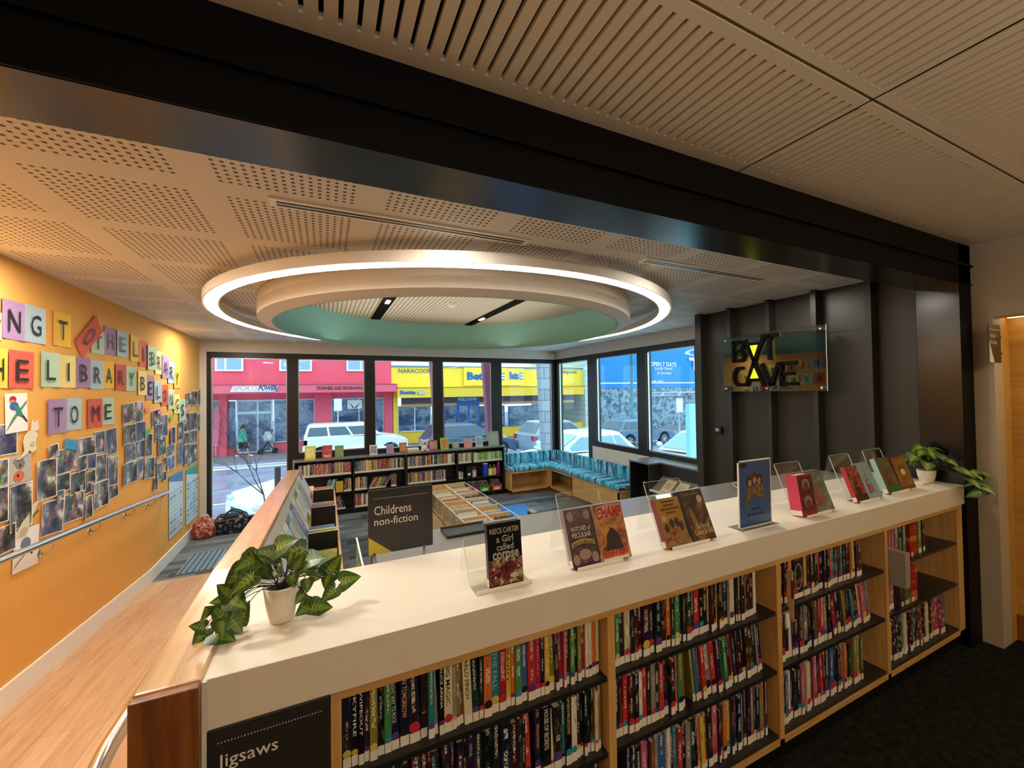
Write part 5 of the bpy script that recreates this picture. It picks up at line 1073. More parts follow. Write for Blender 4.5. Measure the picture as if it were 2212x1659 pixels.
# picture-book browser units on the floor (top z .25)
def browser(x0, x1, y0, y1, lab, seed):
    e = empty('book_browser', ((x0+x1)/2, (y0+y1)/2, ZF), lab, 'book bin', 'birch book browser bins'); T = Matrix.Translation((-(x0+x1)/2, -(y0+y1)/2, -ZF)); z0, z1 = .02, .25; t = .012
    def b(nm, m, d): return MB().box(*d).build(nm, m, e, M=T)
    b('bin_floor', M_birch, (x0, x1, y0, y1, z0-.02, z0)); b('plinth_panel', M_birch, (x0, x0+t, y0, y1, ZF, z0)); b('plinth_panel', M_birch, (x1-t, x1, y0, y1, ZF, z0)); b('plinth_panel', M_birch, (x0, x1, y0, y0+t, ZF, z0)); b('plinth_panel', M_birch, (x0, x1, y1-t, y1, ZF, z0))
    b('end_board', M_birch, (x0, x1, y0, y0+t, z0, z1)); b('end_board', M_birch, (x0, x1, y1-t, y1, z0, z1))
    for x in (x0, x1-.005): b('clear_side', M_acr, (x, x+.005, y0+t, y1-t, z0, z1)); b('side_edge', M_edge, (x-.001, x+.006, y0, y1, z1-.004, z1+.001)); b('side_edge', M_edge, (x-.001, x+.006, y0, y1, z0-.002, z0+.002))
    n = 3; W = (x1-x0)/2
    b('long_divider', M_birch, ((x0+x1)/2-.005, (x0+x1)/2+.005, y0, y1, z0, z1-.01)); b('divider_edge', M_edge, ((x0+x1)/2-.006, (x0+x1)/2+.006, y0, y1, z1-.011, z1-.008))
    for k in range(1, n):
        y = y0+(y1-y0)*k/n; b('cross_divider', M_birch, (x0+.005, x1-.005, y-.005, y+.005, z0, z1-.01)); b('divider_edge', M_edge, (x0+.005, x1-.005, y-.006, y+.006, z1-.011, z1-.008))
    rr = random.Random(seed); j = 0
    for ci in range(2):
        for k in range(n):
            cnt_ = rr.choice([3, 6, 9, 11]) if not (seed == 1 and k == n-1) else 2
            y = y0+(y1-y0)*k/n+.03; xa = x0+ci*W+.03
            for q in range(cnt_):
                cn, cc = rr.choice([('white', 'e2ddd0'), ('white', 'dfe3e2'), ('pale grey', 'b8bcc0'), ('pale blue', 'a8bcd0'), ('cream', 'd9cda6'), ('slate', '4a4a52'), ('tan', 'b98a5a'), ('mauve', '8a7a9a')])
                j += 1; hh = rr.uniform(.2, .25); ww = rr.uniform(.2, W-.06)
                o = MB().box(0, ww, 0, .008, 0, hh).build('picture_book', M_cover, M=Matrix.Translation((xa, y, z0+.002)) @ Matrix.Rotation(R(-rr.uniform(12, 22)), 4, 'X')); obcol(o, cc)
                tag(o, '%s picture book, %s one standing in the %s' % (cn, ordinal(j), lab.split(' of ')[0]), 'book', 'picture books in the ' + lab.split(' of ')[0]); y += .02
browser(1.35, 1.965, 4.0, 5.02, 'nearer birch browser bin of the pair on the carpet', 4)
browser(1.35, 1.965, 5.03, 6.03, 'farther birch browser bin of the pair on the carpet', 1)
# picture book unit along the ramp partition
pu = empty('picture_book_unit', (-.05, 3.6, ZF), 'timber picture book unit with black dividers along the ramp partition', 'book bin'); T = Matrix.Translation((.05, -3.6, -ZF))
def PB(nm, m, d, **k): return MB().box(*d).build(nm, m, pu, M=T, **k)
zt = .38
PB('side_board', M_oak, (.10, .118, 2.2, 5.9, ZF, zt)); PB('bin_floor', M_oak, (-.25, .10, 2.2, 5.9, .06, .078)); PB('rear_ledge', M_birch, (-.245, -.13, 2.0, 5.9, .43, .448)); PB('ledge_front', M_birch, (-.14, -.13, 2.0, 5.9, .08, .43)); PB('plinth', M_char, (-.24, .10, 2.25, 5.85, ZF, .06))
PB('end_board', M_oak, (-.245, .118, 2.18, 2.2, ZF, zt))
for y in (3.86, 4.72, 5.55): PB('black_divider', M_black, (-.135, .10, y, y+.012, .08, .46)); PB('divider_edge', M_edge, (-.135, .10, y, y+.012, .46, .463))
rr = random.Random(21)
PCOL = [('crimson', 'b0305a'), ('blue', '4a6fa8'), ('white', 'e6e2d8'), ('lime', '9aa84a'), ('teal', '3f8f90'), ('pale blue', '9ab8d0'), ('cream', 'e0d4b8'), ('sky blue', '6a9ac0'), ('salmon', 'd98a78'), ('grey', 'a0a09c')]
seq = [('blue white', '5f86b4', 2.75), ('cream', 'e6dcc8', 3.05), ('white', 'ece8e0', 3.22), ('blue', '4d7aa8', 3.45), ('pale grey', 'c2ccd0', 3.62), ('blue', '3f6fa0', 3.85), ('white', 'ece8e0', 4.0), ('lime green', '9aaa58', 4.2), ('olive', '8a9448', 4.35), ('white', 'e6e2e0', 4.55), ('lavender', 'a8a8c0', 4.7), ('pale pink', 'dcc8c8', 4.85), ('white', 'ece8e0', 5.0), ('crimson', 'b4446c', 5.15), ('pink', 'c0647c', 5.3)]
for i, (cn, cc, y) in enumerate(seq):                                # large books leaning in the upper ledge, spines to the room
    hh = rr.uniform(.29, .33); M = Matrix.Translation((-.135, y, .450)) @ Matrix.Rotation(R(26), 4, 'X') @ Matrix.Rotation(R(-22), 4, 'Y')
    M = Matrix.Translation((-.13, y, .450)) @ Matrix.Rotation(R(-24), 4, 'Y')
    o = MB().box(-.016, 0, -.11, .11, 0, hh).build('large_picture_book', M_cover, M=M); obcol(o, cc)
    MB().box(0, .0012, -.085, .085, hh*.2, hh*.85).build('cover_picture', art_mat('pu%d' % (i % 6), [[cc, 'e8e4d8', '5a7aa0'], [cc, 'f0e8d8', 'a0b070'], [cc, 'c8d8e0', '3f6fa0'], [cc, 'e8d0c0', 'c06a50'], [cc, '8ab0a0', 'e8e8e0'], [cc, 'b0a0c0', 'e8e0d0']][i % 6], 25), o)
    tag(o, '%s large picture book, %s from the plant along the upper ledge' % (cn, ordinal(i+1)), 'book', 'large picture books on the upper ledge')
j = 0
for ya, n_b in ((3.876, 4), (4.736, 4), (5.566, 3)):
    for q in range(n_b):
        cn, cc = rr.choice(PCOL); j += 1; d = rr.uniform(.010, .02)
        o = MB().box(-.125, .095-rr.uniform(0, .03), 0, d, 0, rr.uniform(.385, .41)).build('tall_picture_book', M_cover, M=Matrix.Translation((0, ya+q*.026, .08)) @ Matrix.Rotation(R(-1.5*q), 4, 'X')); obcol(o, cc)
        tag(o, '%s tall picture book, %s from the counter behind the black dividers' % (cn, ordinal(j)), 'book', 'tall picture books in the lower bins')
y = 2.5; j = 0
while y < 3.55:
    cn, cc = rr.choice(PCOL); j += 1; hh = rr.uniform(.27, .33); d = rr.uniform(.010, .02)
    o = MB().box(-.125, .095-rr.uniform(0, .04), 0, d, 0, hh).build('tall_picture_book', M_cover, M=Matrix.Translation((0, y, .085)) @ Matrix.Rotation(R(-rr.uniform(24, 30)), 4, 'X')); obcol(o, cc)
    tag(o, '%s tall picture book, %s from the counter, before the first black divider' % (cn, ordinal(j)), 'book', 'tall picture books in the lower bins'); y += rr.uniform(.07, .14)

# every library book past the 300 that show largest: one object
fm_, fi_ = [M_sticker, M_pageedge], {}; m = MB()
for x, w, h, d, y, z, c, ln in FARB:
    if c not in fi_: fi_[c] = len(fm_); n = NT('far_spine_'+c, .5); q_ = n.noise(n.mapg(n.obj(), (60, 60, 38)), 1.0, 3, .6); fm_.append(n.done(n.mix(n.ramp(q_, [(.54, (0, 0, 0, 1)), (.6, (.55, .55, .55, 1))]), c, 'e6dcc0')))
    T = Matrix.Translation((x, y, z)) @ Matrix.Rotation(ln, 4, 'Y'); i = fi_[c]
    m.box(0, w, 0, .003, 0, h, i, T).box(0, .0015, .003, d, 0, h, i, T).box(w-.0015, w, .003, d, 0, h, i, T).box(.0015, w-.0015, .003, d-.003, .003, h-.003, 1, T).box(.0006, w-.0006, -.0012, 0, 0, .03, 0, T)
tag(m.build('library_books', fm_), 'many small spined books packed on the window bookcases and the last counter shelf', 'books', None, 'stuff')
# ======================= STREET OUTSIDE =======================
def gz(y): return -1.13-.0475*(min(max(y, 7.3), 40)-10)
n = NT('wet_asphalt', .35, .4); v = n.obj(); M_road = n.done(n.ramp(n.noise(n.mapg(v, (1, 3, 1)), 1.2, 6, .7), [(.3, '7d84a0'), (.6, '9aa4bd'), (.8, 'b8c4d6')]), n.ramp(n.noise(v, .8, 3), [(.4, (.15, .15, .15, 1)), (.7, (.6, .6, .6, 1))]))
def strip(name, y0, y1, m, lab, dz=0, x0=-30, x1=90):
    o = MB().poly([(x0, y0, gz(y0)+dz), (x1, y0, gz(y0)+dz), (x1, y1, gz(y1)+dz), (x0, y1, gz(y1)+dz)]).build(name, m); o['label'] = lab; return struct(o)
strip('road', 7.3, 40, M_road, 'wet grey asphalt street outside the windows')
strip('road_marking', 13.1, 13.26, M_paper, 'white painted line on the street', .005, -12, 0)
strip('kerb', 21.6, 23.4, mat('pale_concrete', 'd5dbe2', .7), 'pale concrete gutter strip across the street', .01, -30, 1.2)
strip('kerb', 22.5, 22.62, mat('gutter_dark_line', '6a7280', .7), 'dark joint in the concrete gutter', .02, -30, 1.2)  # darker line along the gutter
pv = MB().box(-30, 90, 25.0, 60, gz(25)-1, gz(25)+.12).build('pavement', mat('brown_paving', '8b8187', .7, nz=.1, nscale=2)); struct(pv); pv['label'] = 'brownish pavement in front of the shops'
st = MB().box(XO-.3, XW+.3, YW+.14, YW+.5, gz(8)-.3, -.42).build('pavement', mat('pale_concrete', 'd5dbe2', .7)); struct(st); st['label'] = 'concrete edge under the library windows'
YF = 27.5; YA = 25.4; BZ = gz(25)+.12
def py(px, py_, y=YF): return onY(px, py_, y)
M_pink = mat('pink_render', 'ee5a72', .7, nz=.03, nscale=1); M_pinkd = mat('pink_fascia', 'ee6478', .6)
M_yel = mat('yellow_render', 'f7d63e', .6, nz=.02, nscale=.7); M_yel2 = mat('yellow_awning', 'f5c832', .55)
M_blue = mat('blue_render', '1e8ae0', .6, nz=.03, nscale=.8)
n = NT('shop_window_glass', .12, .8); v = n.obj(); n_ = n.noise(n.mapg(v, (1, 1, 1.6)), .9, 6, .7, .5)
M_shop = n.done(n.ramp(n_, [(.3, '20304a'), (.46, '41557a'), (.56, '7f92ac'), (.64, '34456a'), (.74, 'a8b8c8')]))  # noise blotches painted in as reflections on the dark glass
M_wfr = mat('pale_blue_frame', 'bcd6e8', .5); M_wht = mat('white_sign', 'eef2f4', .6); M_sblue = mat('sign_blue', '1f62b8', .5); M_nav = mat('sign_navy', '22407a', .5)
def bx(e, nm, m, x0, x1, y0, y1, z0, z1): return MB().box(x0, x1, y0, y1, z0, z1).build(nm, m, e)
def glassbox(e, nm, x0, x1, z0, z1, y, m=None, f=.06, fm=None, bars=()):
    o = bx(e, nm, fm or M_wfr, x0, x1, y-.08, y+.02, z0, z1); MB().box(x0+f, x1-f, y-.085, y-.08, z0+f, z1-f).build('pane', m or M_shop, o)
    for b in bars: MB().box(b-f/2, b+f/2, y-.095, y-.08, z0, z1).build('glazing_bar', fm or M_wfr, o)
    return o
pk = empty('pink_shop', (0, 0, 0), 'two storey pink shop with a sports sign across the street', 'building')
XA, XB = -8.5, py(845, 800).x
bx(pk, 'upper_wall', M_pink, XA, XB, YF-.1, YF+8, 1.6, 9); 
zb, zt = py(600, 849, YA).z, py(600, 832, YA).z
bx(pk, 'awning', M_pinkd, XA, py(859, 843, YA).x, YA, YF-.6, zb, zt+.02); bx(pk, 'awning_dark_line', mat('dark_pink', 'a83a55', .6), XA, XB, YA-.02, YA, zt, zt+.05)  # ends with a darker pink strip along the top of the awning
# ground floor: piers, windows, doors
for a, b in ((478, 494), (680, 716), (828, 847)): bx(pk, 'pier', M_pink, py(a, 900).x, py(b, 900).x, YF-.5, YF, BZ, 1.8)
bx(pk, 'lower_wall', M_pink, XA, XB, YF-.1, YF+.5, BZ, BZ+.55)
bx(pk, 'lintel', mat('dark_pink_render', 'cf4a66', .6), XA, XB, YF-.2, YF, 1.35, 1.8)
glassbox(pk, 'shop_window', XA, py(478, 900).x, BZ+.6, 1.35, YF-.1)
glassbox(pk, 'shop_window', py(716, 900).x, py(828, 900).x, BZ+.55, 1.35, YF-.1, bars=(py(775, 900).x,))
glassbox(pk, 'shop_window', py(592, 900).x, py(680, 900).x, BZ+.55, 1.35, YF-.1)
glassbox(pk, 'shop_door', py(512, 900).x, py(590, 900).x, BZ+.05, 1.35, YF-.15, f=.09, bars=(py(558, 900).x,)); bx(pk, 'door_transom', M_wfr, py(512, 900).x, py(590, 900).x, YF-.26, YF-.2, .55, .68)
bx(pk, 'side_window', M_shop, py(494, 900).x, py(510, 900).x, YF-.15, YF-.1, BZ+.4, 1.3)
for a, b, mid in ((466, 527, 489), (604, 674, 640), (748, 788, 779)):
    w = glassbox(pk, 'upper_window', py(a, 790).x, py(b, 790).x, py(a, 802).z, 4.6, YF-.15, f=.1, fm=M_wht, bars=(py(mid, 790).x,), m=mat('upper_glass', '8fb8d8', .2))
m = MB(); p0, p1 = py(497, 847, YA), py(601, 833, YA); m.prism([(p0.x, p0.z), (p1.x-.15, p0.z), (p1.x, p1.z), (p0.x+.15, p1.z)], YA-.08, YA-.03, 'y').build('sign_panel', M_wht, pk)
m = MB(); put_text(m, 'SPORTS', (p0.x+.12, YA-.085, p0.z+.05), (1, 0, 0), (0, 0, 1), w=(p1.x-p0.x)*.5, h=.30, bold=.03, slant=.2); m.build('sign_lettering', mat('sign_pink_letters', 'e89aa8', .5), pk)
m = MB(); put_text(m, 'POWER', (p0.x+.12+(p1.x-p0.x)*.52, YA-.085, p0.z+.05), (1, 0, 0), (0, 0, 1), w=(p1.x-p0.x)*.40, h=.30, bold=.05, slant=.2); m.build('sign_lettering', M_nav, pk)
p0, p1 = py(683, 842.5, YA), py(784, 834, YA); m = MB(); put_text(m, 'TROPHIES AND ENGRAVING', (p0.x, YA-.03, p0.z), (1, 0, 0), (0, 0, 1), w=p1.x-p0.x, h=p1.z-p0.z, bold=.02); m.build('sign_lettering', mat('dark_maroon', '4a1a2a', .5), pk)
bd = tag(MB().box(py(750, 870).x, py(781, 870).x, YF-.25, YF-.22, py(750, 883).z, py(750, 864).z).build('feather_poster', M_wht), 'white poster with dark feather shapes in the pink shop window', 'poster')
MB().prism([(py(753, 870).x, py(753, 868).z), (py(764, 870).x, py(764, 880).z), (py(762, 870).x, py(762, 882).z)], YF-.27, YF-.255, 'y').prism([(py(778, 870).x, py(778, 868).z), (py(766, 870).x, py(766, 880).z), (py(768, 870).x, py(768, 882).z)], YF-.27, YF-.255, 'y').build('feather_print', M_ink, bd)
# yellow shop
yl = empty('yellow_shop', (0, 0, 0), 'yellow appliance shop with blue doors and a low parapet', 'building'); XC = py(1257, 800).x; ztop = py(1000, 795).z
bx(yl, 'parapet_wall', M_yel, XB, XC, YF-.1, YF+10, 1.6, ztop); bx(yl, 'coping', mat('coping_blue', '6a8aa0', .5), XB, XC, YF-.15, YF+.1, ztop, ztop+.12)
za, zb_ = py(950, 858, YA).z, py(950, 838, YA).z
bx(yl, 'awning', M_yel2, py(859, 850, YA).x, py(1262, 850, YA).x, YA+.02, YF, za, zb_); bx(yl, 'awning_top_line', mat('mustard_line', 'a8862a', .6), XB, XC, YA, YA+.02, zb_, zb_+.06)
bx(yl, 'brand_band', mat('band_mauve', '5a4a66', .5), XB+.6, XC-1, YF-.3, YF-.1, py(950, 871).z, py(950, 858).z-.0)
bx(yl, 'tan_band', mat('tan_band', 'd8b078', .6), XB+.6, XC-1, YF-.28, YF-.1, py(950, 877).z, py(950, 871).z)
bx(yl, 'lower_wall', M_yel2, XB, XC, YF-.1, YF+.3, BZ, BZ+.75); bx(yl, 'pier', M_yel, XB, py(857, 900).x, YF-.5, YF, BZ, 1.6)
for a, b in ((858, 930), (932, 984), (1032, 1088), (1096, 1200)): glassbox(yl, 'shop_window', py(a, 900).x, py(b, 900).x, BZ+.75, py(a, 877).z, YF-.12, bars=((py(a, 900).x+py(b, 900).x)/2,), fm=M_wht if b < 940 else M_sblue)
bx(yl, 'entrance_surround', M_sblue, py(985, 900).x, py(1032, 900).x, YF-.35, YF-.1, BZ, py(1000, 857).z)
for a, b in ((989, 1007), (1011, 1029)): MB().box(py(a, 900).x, py(b, 900).x, YF-.37, YF-.35, BZ+.3, py(a, 876).z).build('door_pane', M_shop, yl)
def wtext(e, s, a, b, y, m, bold=.03, nm='sign_lettering'):
    p0, p1 = onY(a[0], a[1], y), onY(b[0], b[1], y); t = MB(); put_text(t, s, (p0.x, y, p0.z), (1, 0, 0), (0, 0, 1), w=p1.x-p0.x, h=p1.z-p0.z, bold=bold); return t.build(nm, m, e)
wtext(yl, 'NARACOORTE', (861, 805.5), (944, 797), YF-.16, mat('sign_slate', '4a6280', .5), .01)
wtext(yl, 'WELCOME', (988, 866), (1029, 858.5), YF-.38, M_wht, .01)
def betta(x0, yb, x1, yt, y, back=None, tagline=False):
    if back: q0, q1 = onY(back[0], back[1], y+.06), onY(back[2], back[3], y+.06); bx(yl, 'sign_panel', mat('sign_panel_yellow', 'fbe04a', .5), q0.x, q1.x, y+.03, y+.08, q0.z, q1.z)
    w = x1-x0; wtext(yl, 'Betta', (x0, yb), (x0+w*.66, yt), y, M_sblue, .05)
    p0, p1 = onY(x0+w*.74, yb, y), onY(x1, yt+2, y); bx(yl, 'sign_emblem', mat('emblem_blue', '3f8fc8', .5), p0.x, p1.x, y-.01, y+.01, p0.z, p1.z)
    for k in (0, 1): bx(yl, 'emblem_bar', M_wht, p0.x+.05, p1.x, y-.02, y-.01, p0.z+(p1.z-p0.z)*(.18+.42*k), p0.z+(p1.z-p0.z)*(.40+.42*k))
betta(1009, 821, 1090, 804, YF-.3, (1002, 833, 1097, 795), True); betta(1101, 820, 1130, 803, YF-.3, (1098, 832, 1131, 796)); betta(864, 852, 916, 843, YA-.02)
wtext(yl, 'www.bettahomeliving.com.au', (1170, 808.5), (1246, 799.5), YF-.16, M_nav, .01)
# stone wall and blue shop further along
sn_ = bpy.data.materials.new('x'); bpy.data.materials.remove(sn_)
n = NT('pale_stone_blocks', .8); M_stone = n.done(n.mix(.35, n.brick(n.mapg(n.obj(), rot=(R(90), 0, 0)), 'cfe0e0', 'b4c8cc', '8fa8ac', 1, .9, .4, .02), n.noise(n.obj(), 2, 4, col=True), 'SOFT_LIGHT'))
so = tag(MB().box(XC, py(1287, 800).x, YF-.4, YF+9, BZ, 6.5).build('stone_wing', M_stone), 'pale stone block wing between the yellow and blue shops', 'building')
bl = empty('blue_shop', (0, 0, 0), 'large blue fronted shop with white lettering beyond the side windows', 'building'); X2, X3 = py(1287, 800).x, py(1560, 800).x
bx(bl, 'upper_wall', M_blue, X2, X3, YF-.2, YF+9, py(1350, 838).z, 9.5); bx(bl, 'white_line', M_wht, X2, X3, YF-.24, YF-.2, py(1350, 829).z, py(1350, 826.5).z)
n = NT('busy_shopfront', .3); v = n.obj(); M_busy = n.done(n.ramp(n.noise(v, 2.2, 8, .8), [(.36, '2a4460'), (.48, '56708a'), (.54, 'a8c4d0'), (.6, '3a5a74'), (.7, 'd0e4ea')]))
bx(bl, 'shop_front', M_busy, X2, X3, YF-.1, YF+.5, BZ, py(1350, 838).z); bx(bl, 'white_fascia', mat('pale_fascia', 'b8c8d0', .5), X2+5, X3, YF-.3, YF-.2, py(1450, 855).z, py(1450, 846).z)
wtext(bl, 'OPEN 7 DAYS', (1404, 791), (1461, 783), YF-.3, M_wht, .03); wtext(bl, 'Locally Owned', (1415, 801), (1452, 792.5), YF-.3, M_wht, 0); wtext(bl, '& Operated', (1420, 810.5), (1449, 802.5), YF-.3, M_wht, 0)
wtext(bl, 'ART & CRAFT', (1400, 854), (1430, 848), YF-.35, M_nav, .01); wtext(bl, 'STATIONERY', (1435, 854), (1466, 848), YF-.35, M_nav, .01); wtext(bl, 'HOMEWARES', (1472, 854), (1508, 848), YF-.35, M_nav, .01); wtext(bl, 'JEWELLERY', (1400, 829), (1434, 822), YF-.35, M_wht, .02)
wtext(bl, 'T', (1489, 800), (1515, 773), YF-.35, M_wht, .05)
# poles
def pole(x, y, h, r, col, lab, nm='street_pole', z=None, sign=None):
    z = gz(y) if z is None else z; o = MB().cyl((x, y, z), r, h, n=12, r2=r*.8).build(nm, mat('pole_'+col, col, .5), smooth=True); tag(o, lab, 'pole')
    if sign: MB().box(x-.2, x+.2, y-.05, y-.03, z+h-.7, z+h-.05).build('sign_plate', M_wht, o)
    return o
p = py(1365, 850, 24.5); pole(p.x, 24.5, 8, .12, '2f7f8a', 'teal lamp post before the blue shop')
p = py(1467, 900, 14); pole(p.x, 14, 2.55, .045, 'a8b8c0', 'grey sign pole with a pale plate near the white car', 'sign_pole', sign=True)
p = py(730, 900, 24); pole(p.x, 24, 3.2, .05, 'c8d4dc', 'thin pole with a white plate behind the four wheel drive', 'sign_pole', sign=True)
p = onY(600, 1060, 9.25); b_ = MB().cyl((p.x, 9.25, gz(9.25)), .055, 1.3, n=10).build('timber_bollard', mat('dark_post', '3a3a40', .8)); tag(b_, 'dark timber post standing before the white car nose', 'post')
for px, y, lab, c in ((957, 8.0, 'pinkish veranda column outside the third window', 'a0587a'), (1070, 8.0, 'pinkish veranda column outside the blue door window', 'a0587a')):
    p = onY(px, 850, y); t = onY(px-14, 780, y); o = MB().raw([(p.x-.06, y, gz(8)), (p.x+.06, y, gz(8)), (p.x+.06, y+.15, gz(8)), (p.x-.06, y+.15, gz(8)), (t.x-.16, y, 2.9), (t.x+.12, y, 2.9), (t.x+.12, y+.15, 2.9), (t.x-.16, y+.15, 2.9)], [(0,1,5,4),(1,2,6,5),(2,3,7,6),(3,0,4,7),(4,5,6,7)]).build('veranda_column', mat('column_'+c, c, .6)); tag(o, lab, 'column')
p0, p1 = onY(1170, 850, 9.0), onY(1193, 850, 9.0); n = NT('grey_stone_column', .8); M_gs = n.done(n.brick(n.mapg(n.obj(), rot=(R(90), 0, 0)), '8f98a8', 'a0a8b4', '6a7280', 1, .6, .28, .012))
o = MB().raw([(p0.x+.12, 9, gz(9)), (p1.x+.1, 9, gz(9)), (p1.x+.1, 9.2, gz(9)), (p0.x+.12, 9.2, gz(9)), (p0.x-.08, 9, 3.2), (p1.x+.1, 9, 3.2), (p1.x+.1, 9.2, 3.2), (p0.x-.08, 9.2, 3.2)], [(0,1,5,4),(1,2,6,5),(2,3,7,6),(3,0,4,7),(4,5,6,7)]).build('stone_column', M_gs); tag(o, 'tapering grey stone block column outside the corner window', 'column')
o = B('blue_panel_post', mat('cyan_post', '8fd8e8', .5), (0, .22, 0, .12, 0, 2.2), M=Matrix.Translation((onX(1490, 900, 7.4).x, onX(1490, 900, 7.4).y, -.9))); tag(o, 'pale cyan post outside beside the dark panelled wall', 'post')
# bare tree
tr_ = MB(); rt = random.Random(9)
def branch(p, d, L, r, k):
    q = p+d*L; tr_.tube([p, p+d*L*.5+Vector((rt.uniform(-.03, .03), 0, .01)), q], r, 6, r2=r*.65)
    if k:
        for _ in range(3 if k > 2 else 2): branch(q, (d+Vector((rt.uniform(-.75, .75), rt.uniform(-.4, .4), rt.uniform(-.1, .45)))).normalized(), L*rt.uniform(.62, .85), r*.6, k-1)
p = onY(582, 1110, 9.2); branch(Vector((p.x, 9.2, gz(9.2))), Vector((-.12, 0, 1)).normalized(), .8, .018, 6)
tag(tr_.build('bare_tree', mat('bare_bark', '4a4450', .8), smooth=True), 'bare young tree outside the full height window', 'tree')
# ---------------- cars ----------------
M_tyre = mat('tyre_rubber', '1c2026', .8); M_rim = mat('alloy_rim', 'b8c2c8', .35, .6); M_cg = mat('car_window_glass', '3a5568', .1, spec=.8); M_cgl = mat('pale_car_glass', '86b4c4', .1, spec=.8); M_tail = mat('tail_lamp_red', 'b83048', .3); M_head = mat('head_lamp_clear', 'c8d4d8', .15)
def car(name, loc, rz, L, Wd, H, col, lab, kind='hatch', glass=None, clad=None):
    """built with the nose toward +x"""
    e = empty(name, loc, lab, 'car', rz=rz); paint = mat('car_paint_'+col, col, .3, coat=.4); gl = glass or M_cg
    r = .34 if kind != 'suv' else .39; gc = .2 if kind != 'suv' else .26; xf, xr = L/2-.88, -L/2+.82; wh = H*(.66 if kind != 'suv' else .70); hd = wh*(.90 if kind != 'suv' else .93)
    def arch(xc): return [(xc+(r+.07)*math.cos(a), max(gc, r+(r+.07)*math.sin(a))) for a in [math.pi*k/8 for k in range(9)]]
    low = [(L/2-.05, gc)]; low = [(-L/2+.04, gc)] + arch(xr)[::-1] + arch(xf)[::-1] + [(L/2-.06, gc), (L/2, gc+.18), (L/2-.02, hd*.72), (L/2-.16, hd*.86), (L/2-1.05, hd), (-L/2+.25, wh), (-L/2+.04, wh*.93), (-L/2, gc+.25)]
    body = MB().prism(low, -Wd/2, Wd/2, 'y').build('body', paint, e, bev=.05)
    if clad: MB().prism([(x, z) for x, z in low if z < .62][:22] or low, -Wd/2-.01, Wd/2+.01, 'y').build('lower_cladding', mat('cladding', '20242c', .6), e)
    b0, b1, t0, t1 = {'hatch': (-L/2+.12, L/2-1.15, -L/2+.62, L/2-2.05), 'wagon': (-L/2+.1, L/2-1.2, -L/2+.55, L/2-2.1), 'suv': (-L/2+.06, L/2-1.3, -L/2+.22, L/2-1.95), 'sedan': (-L/2+.5, L/2-1.25, -L/2+1.3, L/2-2.1)}[kind]
    wb, wt_ = Wd*.47, Wd*.37; zb_, zt_ = wh-.03, H
    V = [(b0, -wb, zb_), (b1, -wb, zb_), (b1, wb, zb_), (b0, wb, zb_), (t0, -wt_, zt_-.05), (t1, -wt_, zt_-.05), (t1, wt_, zt_-.05), (t0, wt_, zt_-.05), (t0+.15, -wt_*.8, zt_), (t1-.2, -wt_*.8, zt_), (t1-.2, wt_*.8, zt_), (t0+.15, wt_*.8, zt_)]
    MB().raw(V, [(0,1,5,4),(1,2,6,5),(2,3,7,6),(3,0,4,7),(4,5,9,8),(5,6,10,9),(6,7,11,10),(7,4,8,11),(8,9,10,11)]).build('cabin', paint, e, bev=.03)
    def side(u, v, s):                                               # point on the cabin side
        xb_, xt_ = b0+(b1-b0)*u, t0+(t1-t0)*u; return Vector((xb_+(xt_-xb_)*v, s*(wb+(wt_-wb)*v+.012), zb_+(zt_-.05-zb_)*v))
    cuts = {'suv': [(.04, .30), (.33, .60), (.63, .93)], 'wagon': [(.06, .28), (.31, .58), (.61, .92)], 'hatch': [(.08, .22), (.25, .55), (.58, .92)], 'sedan': [(.1, .5), (.53, .92)]}[kind]
    for s in (-1, 1):
        for a, b in cuts: MB().poly([side(a, .10, s), side(b, .10, s), side(b, .84, s), side(a, .84, s)]).build('side_window', gl, e)
        for a, b in cuts[-2:]: MB().box((b0+(b1-b0)*a)+.1, (b0+(b1-b0)*a)+.28, s*Wd/2-.012, s*Wd/2+.02, wh*.84, wh*.84+.03).build('door_handle', paint, e)
        MB().ball((b1-.28, s*(Wd/2+.1), wh+.08), .1, .7, 1.0, .75).build('mirror', paint, e, True)
        MB().box(L/2-.4, L/2-.02, s*Wd*.3, s*Wd*.485, hd*.66, hd*.80).build('head_lamp', M_head, e, bev=.03)
        MB().box(-L/2-.01, -L/2+.25, s*Wd*.34, s*Wd*.5, wh*.70, wh*.92).build('tail_lamp', M_tail, e, bev=.03)
        for xc in (xf, xr):
            w = MB().cyl((xc, s*(Wd/2-.12)-.10, r), r, .2, 'y', 24).build('wheel', M_tyre, e)
            q = MB(); yy = s*(Wd/2-.12)+s*.105
            for k in range(7):
                a = 2*math.pi*k/7; d = .10; q.poly([(xc+.05*math.cos(a-.6), yy, r+.05*math.sin(a-.6)), (xc+r*.66*math.cos(a-d), yy, r+r*.66*math.sin(a-d)), (xc+r*.66*math.cos(a+d), yy, r+r*.66*math.sin(a+d)), (xc+.05*math.cos(a+.6), yy, r+.05*math.sin(a+.6))])
            q.poly([(xc+.07*math.cos(t), yy+s*.002, r+.07*math.sin(t)) for t in [math.pi*j/6 for j in range(12)]])
            for j in range(24):
                t0_, t1_ = 2*math.pi*j/24, 2*math.pi*(j+1)/24; q.poly([(xc+r*.62*math.cos(t0_), yy, r+r*.62*math.sin(t0_)), (xc+r*.62*math.cos(t1_), yy, r+r*.62*math.sin(t1_)), (xc+r*.7*math.cos(t1_), yy, r+r*.7*math.sin(t1_)), (xc+r*.7*math.cos(t0_), yy, r+r*.7*math.sin(t0_))])
            q.build('alloy_rim', M_rim, w)
